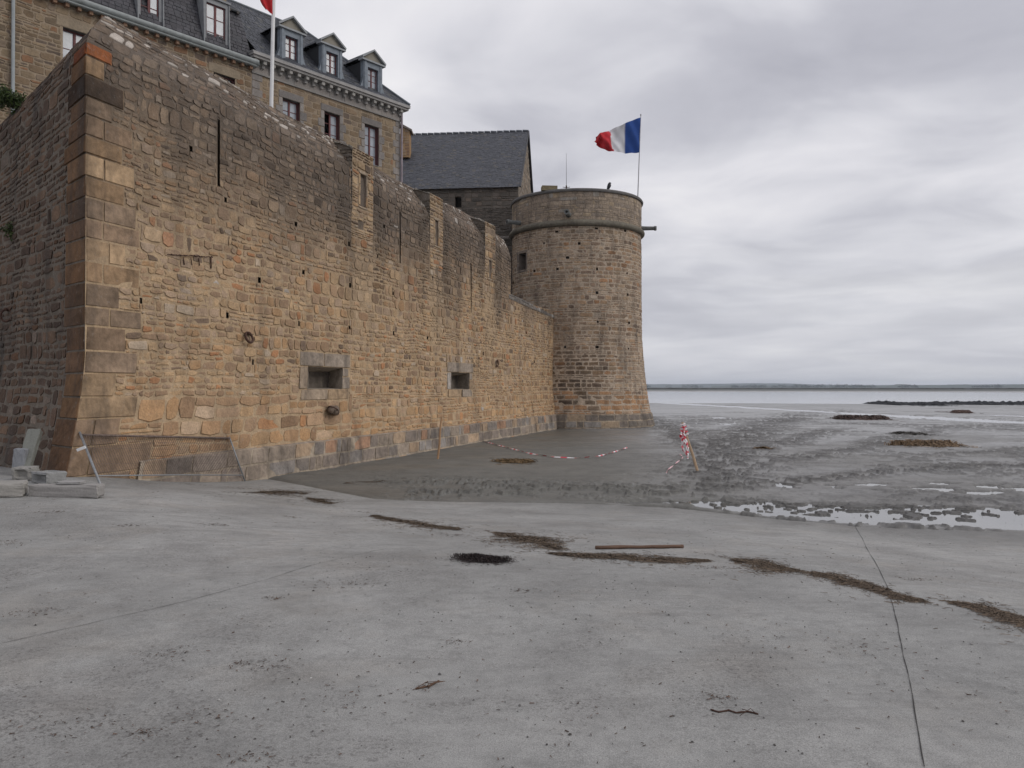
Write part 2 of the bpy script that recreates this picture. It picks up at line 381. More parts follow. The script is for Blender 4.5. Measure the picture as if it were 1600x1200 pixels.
def f_ramp(t, b):
    tc = t.add('ShaderNodeTexCoord').outputs['Object']
    big = t.noise(tc, .30, 5, .6, .4); mid = t.noise(tc, 1.7, 7, .68); m2 = t.noise(tc, 9, 6, .7); fin = t.noise(tc, 46, 5, .75); gr = t.noise(tc, 150, 4, .8)
    base = t.ramp(big, [(.3, (.235, .234, .224)), (.5, (.29, .288, .276)), (.7, (.345, .34, .326))])
    c = t.mix(1.0, base, t.ramp(mid, [(.3, .84), (.5, 1.0), (.7, 1.10)]), 'MULTIPLY')
    c = t.mix(1.0, c, t.ramp(m2, [(.32, .80), (.5, 1.0), (.7, 1.12)]), 'MULTIPLY')
    c = t.mix(1.0, c, t.ramp(gr, [(.30, .50), (.5, 1.0), (.70, 1.42)]), 'MULTIPLY')
    br = t.ramp(t.noise(t.add('ShaderNodeMapping', {'Vector': tc, 'Location': (9, 3, 0)}).outputs[0], .9, 6, .7), [(.50, 0), (.66, .3)])
    c = t.mix(br, c, t.mix(1.0, c, (1.02, .93, .84), 'MULTIPLY'))
    # worn patches where the dark aggregate shows, with ragged edges
    pn = t.math('ADD', t.math('MULTIPLY', t.noise(t.add('ShaderNodeMapping', {'Vector': tc, 'Location': (4.3, 1.1, 0)}).outputs[0], .62, 8, .72, .3), .8), t.math('MULTIPLY', m2, .2))
    patch = t.ramp(pn, [(.47, 0), (.60, 1)])
    c = t.mix(t.math('MULTIPLY', patch, .22), c, (.12, .112, .105))
    spk = t.ramp(fin, [(.52, 0), (.58, 1)])
    c = t.mix(t.math('MULTIPLY', t.math('MULTIPLY', patch, spk), .62), c, (.072, .066, .062))
    spk2 = t.ramp(t.noise(tc, 30, 5, .8), [(.63, 0), (.67, 1)])
    c = t.mix(t.math('MULTIPLY', t.ramp(t.noise(tc, 95, 4, .8), [(.56, 0), (.63, 1)]), .42), c, (.12, .112, .105))
    c = t.mix(t.math('MULTIPLY', spk2, t.math('ADD', .30, t.math('MULTIPLY', patch, .5))), c, (.075, .068, .062))
    spk3 = t.ramp(t.noise(tc, 75, 3, .7), [(.70, 0), (.74, .7)])
    c = t.mix(spk3, c, (.42, .41, .40))
    st = t.noise(t.add('ShaderNodeMapping', {'Vector': tc, 'Rotation': (0, 0, R(12)), 'Scale': (.5, 2.6, 1)}).outputs[0], 1.2, 7, .75)
    c = t.mix(t.ramp(st, [(.54, 0), (.70, .45)]), c, (.14, .135, .13))
    # the foot of the slab, washed by the tide, is darker
    z = t.add('ShaderNodeSeparateXYZ', {0: tc}).outputs[2]
    c = t.mix(t.add('ShaderNodeMapRange', {0: t.math('ADD', z, t.math('MULTIPLY', mid, .03)), 1: -.03, 2: .03, 3: .5, 4: 0.0}).outputs[0], c, (.09, .086, .08))
    t.l.new(c, b.inputs['Base Color'])
    h = t.math('ADD', t.math('MULTIPLY', m2, .4), t.math('ADD', t.math('MULTIPLY', fin, .28), t.math('MULTIPLY', gr, .10)))
    t.l.new(t.add('ShaderNodeBump', {'Height': h, 'Strength': .7, 'Distance': .025}).outputs[0], b.inputs['Normal'])
    t.l.new(t.ramp(big, [(.3, .6), (.7, .85)]), b.inputs['Roughness'])
M_RAMP = mat('slipway_concrete', .8, f_ramp, .3)
def f_mud(t, b):
    tc = t.add('ShaderNodeTexCoord').outputs['Object']; s = t.add('ShaderNodeSeparateXYZ', {0: tc})
    big = t.noise(tc, .12, 5, .6); mid = t.noise(tc, 1.3, 6, .65); fin = t.noise(tc, 22, 5, .7)
    a = t.add('ShaderNodeAttribute', attribute_name='Col').outputs['Color']
    c = t.mix(1.0, a, t.ramp(mid, [(.3, .78), (.7, 1.2)]), 'MULTIPLY')
    c = t.mix(1.0, c, t.ramp(fin, [(.3, .75), (.7, 1.2)]), 'MULTIPLY')
    t.l.new(c, b.inputs['Base Color'])
    at = t.add('ShaderNodeAttribute', attribute_name='wet').outputs['Fac']
    wet = t.math('ADD', t.math('MULTIPLY', t.ramp(t.noise(t.add('ShaderNodeMapping', {'Vector': tc, 'Scale': (.25, .6, 1)}).outputs[0], .7, 5, .6), [(.42, 0), (.58, 1)]), .7), at, clamp=False)
    t.l.new(t.add('ShaderNodeMapRange', {0: wet, 1: 0.0, 2: 1.3, 3: .78, 4: .30}).outputs[0], b.inputs['Roughness'])
    t.l.new(t.add('ShaderNodeBump', {'Height': t.math('ADD', t.math('MULTIPLY', mid, .3), t.math('MULTIPLY', fin, .25)), 'Strength': .3, 'Distance': .03}).outputs[0], b.inputs['Normal'])
M_MUD = mat('mud', .6, f_mud, .45)
def f_water(t, b):
    tc = t.add('ShaderNodeTexCoord').outputs['Object']
    b.inputs['Base Color'].default_value = (.12, .12, .115, 1)
    n = t.noise(t.add('ShaderNodeMapping', {'Vector': tc, 'Scale': (.4, 1, 1)}).outputs[0], 9, 3, .6)
    t.l.new(t.add('ShaderNodeBump', {'Height': n, 'Strength': .05, 'Distance': .01}).outputs[0], b.inputs['Normal'])
M_WATER = mat('shallow_water', .06, f_water, .9)

def polar(rs, th, zf):
    RR, TH = np.meshgrid(rs, th, indexing='ij'); X = RR*np.sin(TH); Y = RR*np.cos(TH)
    return X, Y, zf(X, Y)
rs = np.concatenate([np.geomspace(4, 9, 30)[:-1], np.geomspace(9, 60, 560)[:-1], np.geomspace(60, 460, 220)[:-1], np.geomspace(460, 9000, 60)])
th = np.concatenate([np.linspace(-math.pi, -R(62), 50)[:-1], np.linspace(-R(62), -R(20), 120)[:-1], np.linspace(-R(20), R(36), 760)[:-1], np.linspace(R(36), R(62), 90)[:-1], np.linspace(R(62), math.pi, 50)])
X, Y, _z = polar(rs, th, lambda a, b: a*0); Z, CF, BK = mud_z(X, Y, True)
RRr = np.hypot(X, Y)
dry = np.array([.178, .175, .165]); dk = np.array([.085, .08, .074]); gy = np.array([.235, .23, .225])
k = fbm(X*.25, Y*.18, 81, 4)[..., None]
C = dry*(1-k)+gy*k
hi = (CF*(.55+.45*vn(X*5, Y*5, 83)))[..., None]*(RRr < 110)[..., None]; hi = np.clip(hi*1.3, 0, 1); C = C*(1-hi*.85)+np.array([.046, .042, .038])*hi*.85; C = C*(1-.3*BK[..., None])
lo = sst(-Z, -.02, .05)[..., None]; C = C*(1-lo*.35)+np.array([.10, .097, .092])*lo*.35
ol = ((1-sst(X+1.2*(fbm(X*.4, Y*.3, 87, 3)-.5), 2.0, 6.0))*(1-sst(RRr, 44, 60)))[..., None]; C = C*(1-ol*.8)+np.array([.108, .104, .088])*(.8+.4*k)*ol*.8
fm = sst(RRr, 420, 560)[..., None]; C = C*(1-fm)+np.array([.030, .034, .024])*fm
bk = (sst(RRr, 84, 96)*(1-sst(RRr, 112, 124)))[..., None]; C = C*(1-.45*bk)+np.array([.085, .085, .078])*bk*.45
mb = MB(); mb.grid(np.stack([X, Y, Z], -1), C)
mud = mb.build('mud_flat', M_MUD, smooth=True); tag(mud, kind='structure')
wet = (sst(X, 3, 12)*.15+sst(RRr, 24, 50)*.85+.5*sst(RRr, 60, 100))*(1-.8*CF)*(1-sst(RRr, 400, 500))
at = mud.data.attributes.new('wet', 'FLOAT', 'POINT'); at.data.foreach_set('value', np.clip(wet, 0, 1).astype(np.float32).ravel())
mb = MB(); rs2 = np.geomspace(4, 8500, 40); th2 = np.linspace(-math.pi, math.pi, 73)
RR, TH = np.meshgrid(rs2, th2, indexing='ij'); mb.grid(np.stack([RR*np.sin(TH), RR*np.cos(TH), RR*0+WATER], -1), (.1, .1, .1))
tag(mb.build('water', M_WATER), kind='structure')

# slipway slab
xs = np.concatenate([np.arange(-28, -8, .5), np.arange(-8, 12, .10), np.arange(12, 40.1, .6)])
ts = np.concatenate([[0, .015, .05], np.linspace(.12, 14, 130), np.linspace(14.6, 60, 40)])
XX, TT = np.meshgrid(xs, ts, indexing='ij')
wobE = .10*(fbm(XX*1.5, XX*0, 91, 4)-.5)
YY = edge(XX)+wobE-TT; ZZ = ramp_z(XX, YY); ZZ = np.where(TT < .01, ZZ-.02, ZZ)
mb = MB(); mb.grid(np.stack([XX, YY, ZZ], -1), (.3, .3, .3))
e0 = np.stack([xs, YY[:, 0], ZZ[:, 0]], -1); e1 = e0.copy(); e1[:, 2] -= .4
mb.grid(np.stack([e1, e0], 1), (.3, .3, .3))
slip = tag(mb.build('slipway', M_RAMP, smooth=True), kind='structure')
# joints in the slab: thin sunk tar lines laid 4 mm above the slab
def joint(pts, wd):
    P = [GR(*p) for p in pts]; mb = MB(); L = []
    q = []
    for a, b in zip(P[:-1], P[1:]):
        n = 6 if len(P) > 10 else 14
        for i in range(n): q.append((a[0]+(b[0]-a[0])*i/n, a[1]+(b[1]-a[1])*i/n))
    q.append(P[-1][:2]); q = np.array(q); q += .007*(np.stack([vn(np.arange(len(q))*.3, 0, 1), vn(np.arange(len(q))*.3, 0, 2)], -1)-.5)
    d = np.gradient(q, axis=0); d /= np.linalg.norm(d, axis=1)[:, None]; nn = np.stack([-d[:, 1], d[:, 0]], -1)
    ww = wd*(.35+1.1*vn(np.arange(len(q))*.8, 0, 3))[:, None]
    a = q+nn*ww; b = q-nn*ww
    mb.grid(np.stack([np.stack([a[:, 0], a[:, 1], ramp_z(a[:, 0], a[:, 1])+.004], -1), np.stack([b[:, 0], b[:, 1], ramp_z(b[:, 0], b[:, 1])+.004], -1)], 1), (.05, .047, .045))
    return mb
M_JOINT = mat('joint_tar', .9, f_attr(.3, 60, .2), .2)
tag(joint([(1336, 822), (1347, 841), (1356, 860), (1370, 884), (1382, 908), (1390, 932), (1397, 958), (1403, 984), (1409, 1015), (1417, 1050), (1424, 1085), (1433, 1140), (1443, 1198)], .0026).build('slab_joint', M_JOINT), kind='structure')
tag(joint([(-60, 1020), (0, 1006), (150, 972), (300, 937), (420, 905), (485, 884), (580, 862), (600, 858)], .0022).build('slab_joint', M_JOINT), kind='structure')

# ================================================================= RAMPART WALL
P0 = np.array([-7.86, 14.73]); dR = np.array([.335, .942]); dR /= np.linalg.norm(dR); nR = np.array([dR[1], -dR[0]])
dL = np.array([-.74, .67]); dL /= np.linalg.norm(dL); nL = np.array([-dL[1], dL[0]]);  nL = nL if nL@np.array([0, -1.]) > 0 else -nL
AB = np.linalg.solve(np.array([nR, nL]), np.array([1.0, 1.0])); KK = np.array([.04, -.93])
def kz(z): return np.clip((2.8-z)/2.8, 0, 1.2)**1.35
PRO = np.array([(0, -.6), (0, 8.35), (-.04, 8.62), (-.20, 8.92), (-.66, 9.52), (-.80, 9.66), (-.95, 9.68), (-1.15, 9.55), (-1.2, 8.3), (-1.2, 7.0)])
seg = np.hypot(*np.diff(PRO, axis=0).T); SV = np.concatenate([[0], np.cumsum(seg)])-.6      # v equals z on the upright part
VTOP = SV[-1]; VCR = SV[5]
def prof(v):
    o = np.interp(v, SV, PRO[:, 0]); z = np.interp(v, SV, PRO[:, 1]); e = .05
    do = np.interp(v+e, SV, PRO[:, 0])-np.interp(v-e, SV, PRO[:, 0]); dz = np.interp(v+e, SV, PRO[:, 1])-np.interp(v-e, SV, PRO[:, 1])
    L = np.hypot(do, dz)+1e-9; return o, z, dz/L, -do/L
def wob(u, v): return .05*(fbm(u*.45, v*.45, 101, 3)-.5)
def fR(u, v, d):
    u = np.asarray(u, float); o, z, no, nz = prof(v); dd = d+wob(u, v)
    drop = (.12*(vn(u*.5, 0*u, 7)-.5)+.16*sst(u, 9.6, 10.2)+.16*np.clip(u-21.5, 0, 4))*sst(z, 6.5, 8.6)
    off = AB[None]*(o+no*dd)[..., None].reshape(-1, 1)+KK[None]*kz(z).reshape(-1, 1)
    xy = P0[None]+off+dR[None]*np.broadcast_to(u, o.shape).reshape(-1, 1)
    return np.concatenate([xy, (z+nz*dd-drop).reshape(-1, 1)], 1).reshape(o.shape+(3,))
def fL(u, v, d):
    u = np.asarray(u, float); o, z, no, nz = prof(v); dd = d+wob(u+50, v)
    drop = (.105*u+.1*(vn(u*.7, 0*u, 9)-.5))*sst(z, 4.5, 8.6)
    off = AB[None]*(o+no*dd)[..., None].reshape(-1, 1)+KK[None]*kz(z).reshape(-1, 1)
    xy = P0[None]+off+dL[None]*np.broadcast_to(u, o.shape).reshape(-1, 1)
    return np.concatenate([xy, (z+nz*dd-drop).reshape(-1, 1)], 1).reshape(o.shape+(3,))
def WR(x, y):
    """photo point on the right face -> (u along the wall, z)"""
    z = EYE
    for _ in range(8):
        q = P0+KK*kz(z); a = (x-800)/FPX
        u = (q[0]-a*q[1])/(a*dR[1]-dR[0]); Yd = q[1]+dR[1]*u; z = EYE+(605-y)/FPX*Yd
    return float(u), float(z)
U_END, U_LOW = 31.4, 23.3
# dressed quoins on the corner
QZ = []; zz = .30; rq = random.Random(12)
qh = [.30, .52, .50, .40, .44, .42, .46, .36, .44, .40, .42, .36, .40, .38, .42, .34, .38, .34, .40, .36, .38, .36, .40]
ql = [1.45, 1.9, 1.0, 1.35, .75, 1.25, .95, 1.35, .8, 1.3, .95, 1.3, 1.2, .9, 1.15, .85, 1.1, .62, .9, .42, .60, .42, .36]
for h, l in zip(qh, ql):
    if zz+h > 8.62: h = 8.62-zz
    if h < .12: break
    QZ.append((zz, zz+h, l, rq.uniform(.85, 1.1)-.3*(l < .7))); zz += h
port1 = (*sorted((WR(481, 590)[0], WR(535, 590)[0])), 2.15, 2.76); port2 = (*sorted((WR(705, 595)[0], WR(733, 595)[0])), 2.12, 2.77)
def frame_of(p): return (p[0]-.38, p[1]+.42, p[2]-.30, p[3]+.40)
HL = [(220, 470), (352, 312), (462, 350), (474, 425), (467, 505), (545, 380), (547, 445), (546, 512), (614, 458), (615, 520), (668, 528), (676, 432),
      (745, 515), (755, 552), (805, 482), (822, 520), (803, 437), (405, 437), (355, 492), (297, 232), (395, 565), (590, 400), (770, 440), (835, 565), (600, 350)]
holes = []
for (x, y) in HL:
    u, z = WR(x, y); s = .035+.012*((x*7+y) % 3); holes.append((u-s, u+s, z-.06-.02*(x % 2), z+.06))
slot = WR(341, 240); slotr = (slot[0]-.045, slot[0]+.045, 6.75, 8.25)
s2 = WR(625, 350); slot2 = (s2[0]-.04, s2[0]+.04, 6.3, 8.2); s3 = WR(736, 400); slot3 = (s3[0]-.04, s3[0]+.04, 5.2, 7.2)
slots = [slotr, slot2, slot3]
PIERS = [(WR(549, 260)[0], WR(582, 260)[0]), (WR(671, 330)[0], WR(691, 330)[0]), (WR(757, 370)[0], WR(773, 370)[0])]

PALW = [(.40, .265, .155), (.43, .315, .20), (.30, .215, .15), (.36, .275, .205), (.39, .205, .11), (.18, .135, .105), (.44, .37, .295), (.34, .24, .16)]
def grey_of(z, u): 
    return np.clip(sst(z+1.6*(fbm(u*.5, z*.35, 55, 4)-.5)*2, 4.2, 8.0), 0, 1)
def colR(u, v, rg):
    o, z, _, _ = prof(v); n = len(u)
    c = pick(PALW, [3, 3, 2.2, 2.6, .7, .45, .6, 2.4], n, rg)
    # warmer, more orange stones low down near the corner
    lowm = (1-sst(z, .8, 3.0))[:, None]*.35; c = c*(1-lowm)+np.array([.44, .26, .125])*lowm
    g = grey_of(z, u)[:, None]; lum = c.mean(1, keepdims=True)
    gr = lum*np.array([.50, .43, .375]); c = c*(1-g*.85)+gr*g*.85
    cop = sst(v, 8.7, 9.2); li = (rg.random(n) < .26*cop+.003)[:, None]
    c = np.where(li, np.array([.42, .40, .38])*rg.uniform(.75, 1.1, (n, 1)), c)
    md = (sst(u, 24, 30)*.20)[:, None]; c = c*(1-md*.6)
    c = c*np.array([1.03, .97, .90])
    pm = np.zeros(n); sm = np.zeros(n)
    for i_, (a_, b_) in enumerate(PIERS):
        e_ = .25*(fbm(z*1.4, u*0+i_, 66, 3)-.5)
        pm = np.maximum(pm, sst(u, a_-.15+e_, a_+.1+e_)*(1-sst(u, b_-.05+e_, b_+.2+e_))*sst(z, 2.5, 4.5))
        for (q0, q1, zl) in ((b_+.05, b_+.75, 3.6), (a_-.8, a_-.15, 4.4)):
            sm = np.maximum(sm, sst(u, q0-.1+e_, q0+.15+e_)*(1-sst(u, q1-.2+e_, q1+.15+e_))*sst(z+1.5*(fbm(u*3, z*.4, 68, 3)-.5), zl, zl+2.0))
    c = c*(1-.42*sm[:, None]); pm = (pm*.6)[:, None]; c = c*(1-pm)+np.array([.42, .31, .20])*rg.uniform(.75, 1.12, (n, 1))*pm
    wh = sst(fbm(u*.5, z*.35, 91, 4), .58, .70)*sst(z, .8, 2)*(1-sst(z, 4, 6)); wm = (wh*.5*rg.random(n))[:, None]; c = c*(1-wm)+np.array([.50, .45, .39])*wm
    return c*rg.uniform(.84, 1.15, (n, 1))
def mortR(u, v):
    o, z, _, _ = prof(v); g = grey_of(z, u)[..., None]
    lo = np.array([.43, .315, .20]); up_ = np.array([.13, .105, .085]); return lo*(1-g)+up_*g
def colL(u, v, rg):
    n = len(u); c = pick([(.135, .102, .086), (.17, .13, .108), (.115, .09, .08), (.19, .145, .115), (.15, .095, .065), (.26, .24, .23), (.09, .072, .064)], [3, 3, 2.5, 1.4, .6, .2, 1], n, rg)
    return c*np.array([1.0, .84, .70])*rg.uniform(.55, .95, (n, 1))  # dark damp stones, with this face's shade put into the colour too

wall = thing('rampart_wall', 'long high sandy stone rampart running from the left corner back to the round tower', 'rampart')
# --- right face
cl = []
cl += cells(0, 9.5, -.3, 2.0, (.26, .46), (.26, .72), .45, 1)+cells(9.5, U_END, -.3, 2.0, (.22, .36), (.2, .5), .6, 2)
cl += cells(0, U_END, 2.0, 6.3, (.22, .40), (.14, .40), .7, 3)
cl += cells(0, U_LOW, 6.3, VTOP-.8, (.22, .38), (.13, .38), .72, 4)
hs = [frame_of(port1), frame_of(port2)]+holes+slots
hs += [(0, l, a, b) for (a, b, l, _) in QZ]
hs += [(a, b, 6.2 if i == 0 else 6.2, VTOP) for i, (a, b) in enumerate(PIERS)]
hs += [(1.6, U_END, -.3, .74)]
cl = subtract(cl, hs)
# the lower end section stops at z 6.3; keep what is visible
mb = MB(); 
mo = mortR(np.array([(c[0]+c[1])/2 for c in cl]), np.array([(c[2]+c[3])/2 for c in cl]))
stones(mb, fR, cl, colR, gap=.006, prot=(.0, .024), bev=.022, jit=.018, warp=.035, seed=11, mortar=mo, smear=.6, rnd=.2)
bh = [port1, port2]+holes+slots
ue = [x for h in bh for x in h[:2]]+[U_LOW]; ve = [x for h in bh for x in h[2:]]+[6.3]
backing(mb, fR, ticks(0, U_END, .22, ue), ticks(-.3, 8.6, .25, ve), bh+[(U_LOW, U_END, 6.3, 20)], mortR)
backing(mb, fR, ticks(0, U_LOW, .22, []), ticks(8.6, VTOP, .12, []), [], mortR)
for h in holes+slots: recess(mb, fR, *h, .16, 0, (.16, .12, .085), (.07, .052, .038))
# end of the high part above the low section
zt = np.linspace(6.2, 9.0, 12); pv = np.linspace(6.25, VTOP, 24)
E = fR(np.full(24, U_LOW), pv, np.zeros(24)); Ei = E.copy(); base = fR(np.array([U_LOW]), np.array([6.3]), np.array([0.]))[0]
bk_ = np.array([base[0]-AB[0]*1.2, base[1]-AB[1]*1.2])
n = len(E); cen = np.array([[(E[:, 0].mean()), (E[:, 1].mean()), 7.4]])
mb.add(np.concatenate([E, cen, [[bk_[0], bk_[1], 6.2]], [[base[0], base[1], 6.2]]]), None, [(i, i+1, n) for i in range(n-1)]+[(n-1, n+1, n), (n+1, n+2, n), (n+2, 0, n)], (.22, .18, .14))
mb.build('masonry', M_ST, wall)
# --- coping of the low section next to the tower
mb = MB()
def fLow(u, v, d):
    u = np.asarray(u, float); o = np.interp(v, [0, .25, .95, 1.15, 1.4, 2.0], [0.03, .02, -.62, -.75, -.95, -1.2]); z = np.interp(v, [0, .25, .95, 1.15, 1.4, 2.0], [-.1, .08, .42, .46, .40, -.3])
    zz = 6.32+z-.045*(u-U_LOW); xy = P0[None]+nR[None]*(o+.5*d).reshape(-1, 1)+dR[None]*np.broadcast_to(u, o.shape).reshape(-1, 1)
    return np.concatenate([xy, (zz+d*.8).reshape(-1, 1)], 1).reshape(o.shape+(3,))
c2 = cells(U_LOW-.3, U_END+.3, 0, 1.9, (.3, .42), (.22, .6), .3, 9)
stones(mb, fLow, c2, lambda u, v, rg: pick([(.16, .145, .13), (.22, .2, .18), (.12, .11, .10), (.3, .28, .26)], [3, 3, 2, .6], len(u), rg), warp=.01, mortar=(.17, .15, .13))
backing(mb, fLow, ticks(U_LOW-.3, U_END+.3, .3, []), ticks(0, 2.0, .1, []), [], lambda U, V: np.zeros(U.shape+(3,))+np.array([.17, .15, .13]))
mb.build('coping', M_ST, wall)
# --- left (shaded, damp) face
cl = cells(0, 13, 0, 2.4, (.26, .44), (.22, .6), .5, 21)+cells(0, 13, 2.4, VTOP-.8, (.22, .36), (.2, .5), .75, 22)
cl = subtract(cl, [(0, l2, a, b) for (a, b, l, l2) in QZ])
mb = MB(); stones(mb, fL, cl, colL, gap=.008, prot=(.0, .020), bev=.028, jit=.02, warp=.035, seed=14, mortar=(.11, .085, .065), smear=.6)
backing(mb, fL, ticks(0, 13, .25, []), ticks(-.3, VTOP, .22, []), [], lambda U, V: np.zeros(U.shape+(3,))+np.array([.15, .125, .10]))
mb.build('side_masonry', M_STD, wall)
# --- quoins: each wraps round the corner
def wrap(s, z, d):
    o, zz_, no, nz = prof(z); dd = d
    xy = P0+AB*(o+no*dd)+KK*kz(z)+(dR*s if s >= 0 else dL*(-s)); drop = .105*(-s)*float(sst(z, 4.5, 8.6)) if s < 0 else 0
    return (xy[0], xy[1], zz_-drop)
mb = MB(); rq = random.Random(5)
qpal = [(.33, .22, .13), (.31, .20, .115), (.28, .195, .13), (.35, .245, .15), (.27, .195, .135)]
for i, (z0, z1, lr, ll) in enumerate(QZ):
    c = np.array(rq.choice(qpal))*rq.uniform(.85, 1.15)
    if z0 > 7.9: c = np.array((.32, .11, .04)) if z0 > 8.1 and z0 < 8.6 else c
    if 7.3 < z0 <= 7.95: c = np.array((.10, .07, .05))
    if rq.random() < .12 and z0 < 7: c = np.array((.30, .255, .21))
    cut = rq.random() < .5 and lr > .9                                           # some courses are two blocks on the long side
    spans = [(-ll, lr)] if not cut else [(-ll, .38+.2*rq.random()), (None, lr)]
    if cut: spans = [(-ll, spans[0][1]), (spans[0][1], lr)]
    for (a, b) in spans:
        cc = c*rq.uniform(.85, 1.15); g = .008
        ss = [a+g, a+g+.02]+([-.5*ll, -.06, -.02, .02, .06] if a < 0 else [a+(b-a)*.5])+([b*.55] if a < 0 else [])+[b-g-.02, b-g]
        rs_ = [z0+g, z0+g+.018, (z0+z1)/2, z1-g-.018, z1-g]; p = rq.uniform(.018, .032)
        G = np.zeros((len(ss), len(rs_), 3)); Cc = np.zeros_like(G)
        for ii, s_ in enumerate(ss):
            for jj, z_ in enumerate(rs_):
                edge_ = ii in (0, len(ss)-1) or jj in (0, len(rs_)-1)
                d = -.012 if edge_ else p+rq.uniform(-.012, .006)-(.012 if abs(s_) < .03 else 0)
                G[ii, jj] = wrap(s_, z_, d)
                sh = np.array([.46, .37, .31]) if s_ < -.015 else np.array([1, 1, 1.])      # damp side: stain and the face's shade, both painted in
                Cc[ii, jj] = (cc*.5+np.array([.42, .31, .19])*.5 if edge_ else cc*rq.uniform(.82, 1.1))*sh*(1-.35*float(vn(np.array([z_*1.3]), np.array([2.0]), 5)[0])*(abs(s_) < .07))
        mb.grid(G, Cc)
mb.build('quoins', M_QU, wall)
# --- plinth: two courses of big blocks
def fPl(u, v, d):
    a = fR(u, v, d); a[..., :2] += nR*.07; return a
pl = []; rg_ = random.Random(4)
for (a, b) in ((-.25, .04), (.04, .39), (.39, .76)):
    x = 1.6+rg_.random()*.3
    while x < U_END:
        w_ = rg_.choice([.22, .5, .62, .75, .85, 1.1, .3]); pl.append((x, x+w_, a, b)); x += w_
mb = MB()
stones(mb, fPl, pl, lambda u, v, rg: pick([(.235, .195, .165), (.19, .165, .145), (.27, .22, .175), (.38, .275, .185), (.37, .22, .14), (.27, .245, .225)], [4, 3, 3, 2.4, .7, .8], len(u), rg)*rg.uniform(.85, 1.12, (len(u), 1)),
       gap=.009, prot=(.012, .022), bev=.014, jit=.006, warp=0, mortar=(.46, .37, .28), rnd=.08)
backing(mb, fPl, ticks(1.6, U_END, .4, []), np.array([-.3, -.1, .3, .74]), [], lambda U, V: np.zeros(U.shape+(3,))+np.array([.36, .3, .23]), d=.004)
tp = fPl(np.array([1.6, U_END]), np.array([.74, .74]), np.array([.004, .004])); tp2 = tp.copy(); tp2[:, :2] -= nR*.12; tp2[:, 2] += .05
mb.add([tp[0], tp[1], tp2[1], tp2[0]], [(0, 1, 2, 3)], None, (.3, .25, .2))
mb.build('plinth', M_QU, wall)
# --- gun ports
for pi_, p in enumerate((port1, port2)):
    mb = MB(); F = frame_of(p); rg_ = random.Random(40+pi_)
    fr = [(F[0], (p[0]+p[1])/2-.1, p[3], F[3]), ((p[0]+p[1])/2-.1, F[1], p[3], F[3]), (F[0]+.1, (p[0]+p[1])/2+.15, F[2], p[2]), ((p[0]+p[1])/2+.15, F[1]-.05, F[2], p[2]),
          (F[0], p[0], p[2], p[3]), (p[1], F[1], p[2], (p[2]+p[3])/2+.05), (p[1], F[1]-.1, (p[2]+p[3])/2+.05, p[3])]
    stones(mb, fR, fr, lambda u, v, rg: pick([(.36, .28, .205), (.32, .265, .215), (.38, .27, .17), (.36, .325, .29)], [2, 2, 1, 1.3], len(u), rg), gap=.006, prot=(.018, .024), bev=.012, jit=.004, warp=0, rnd=.06, mortar=(.38, .3, .2), seed=pi_)
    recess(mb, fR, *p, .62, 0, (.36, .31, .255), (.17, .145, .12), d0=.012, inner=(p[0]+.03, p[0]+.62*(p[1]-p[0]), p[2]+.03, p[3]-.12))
    mb.build('gun_port', M_QU, wall)
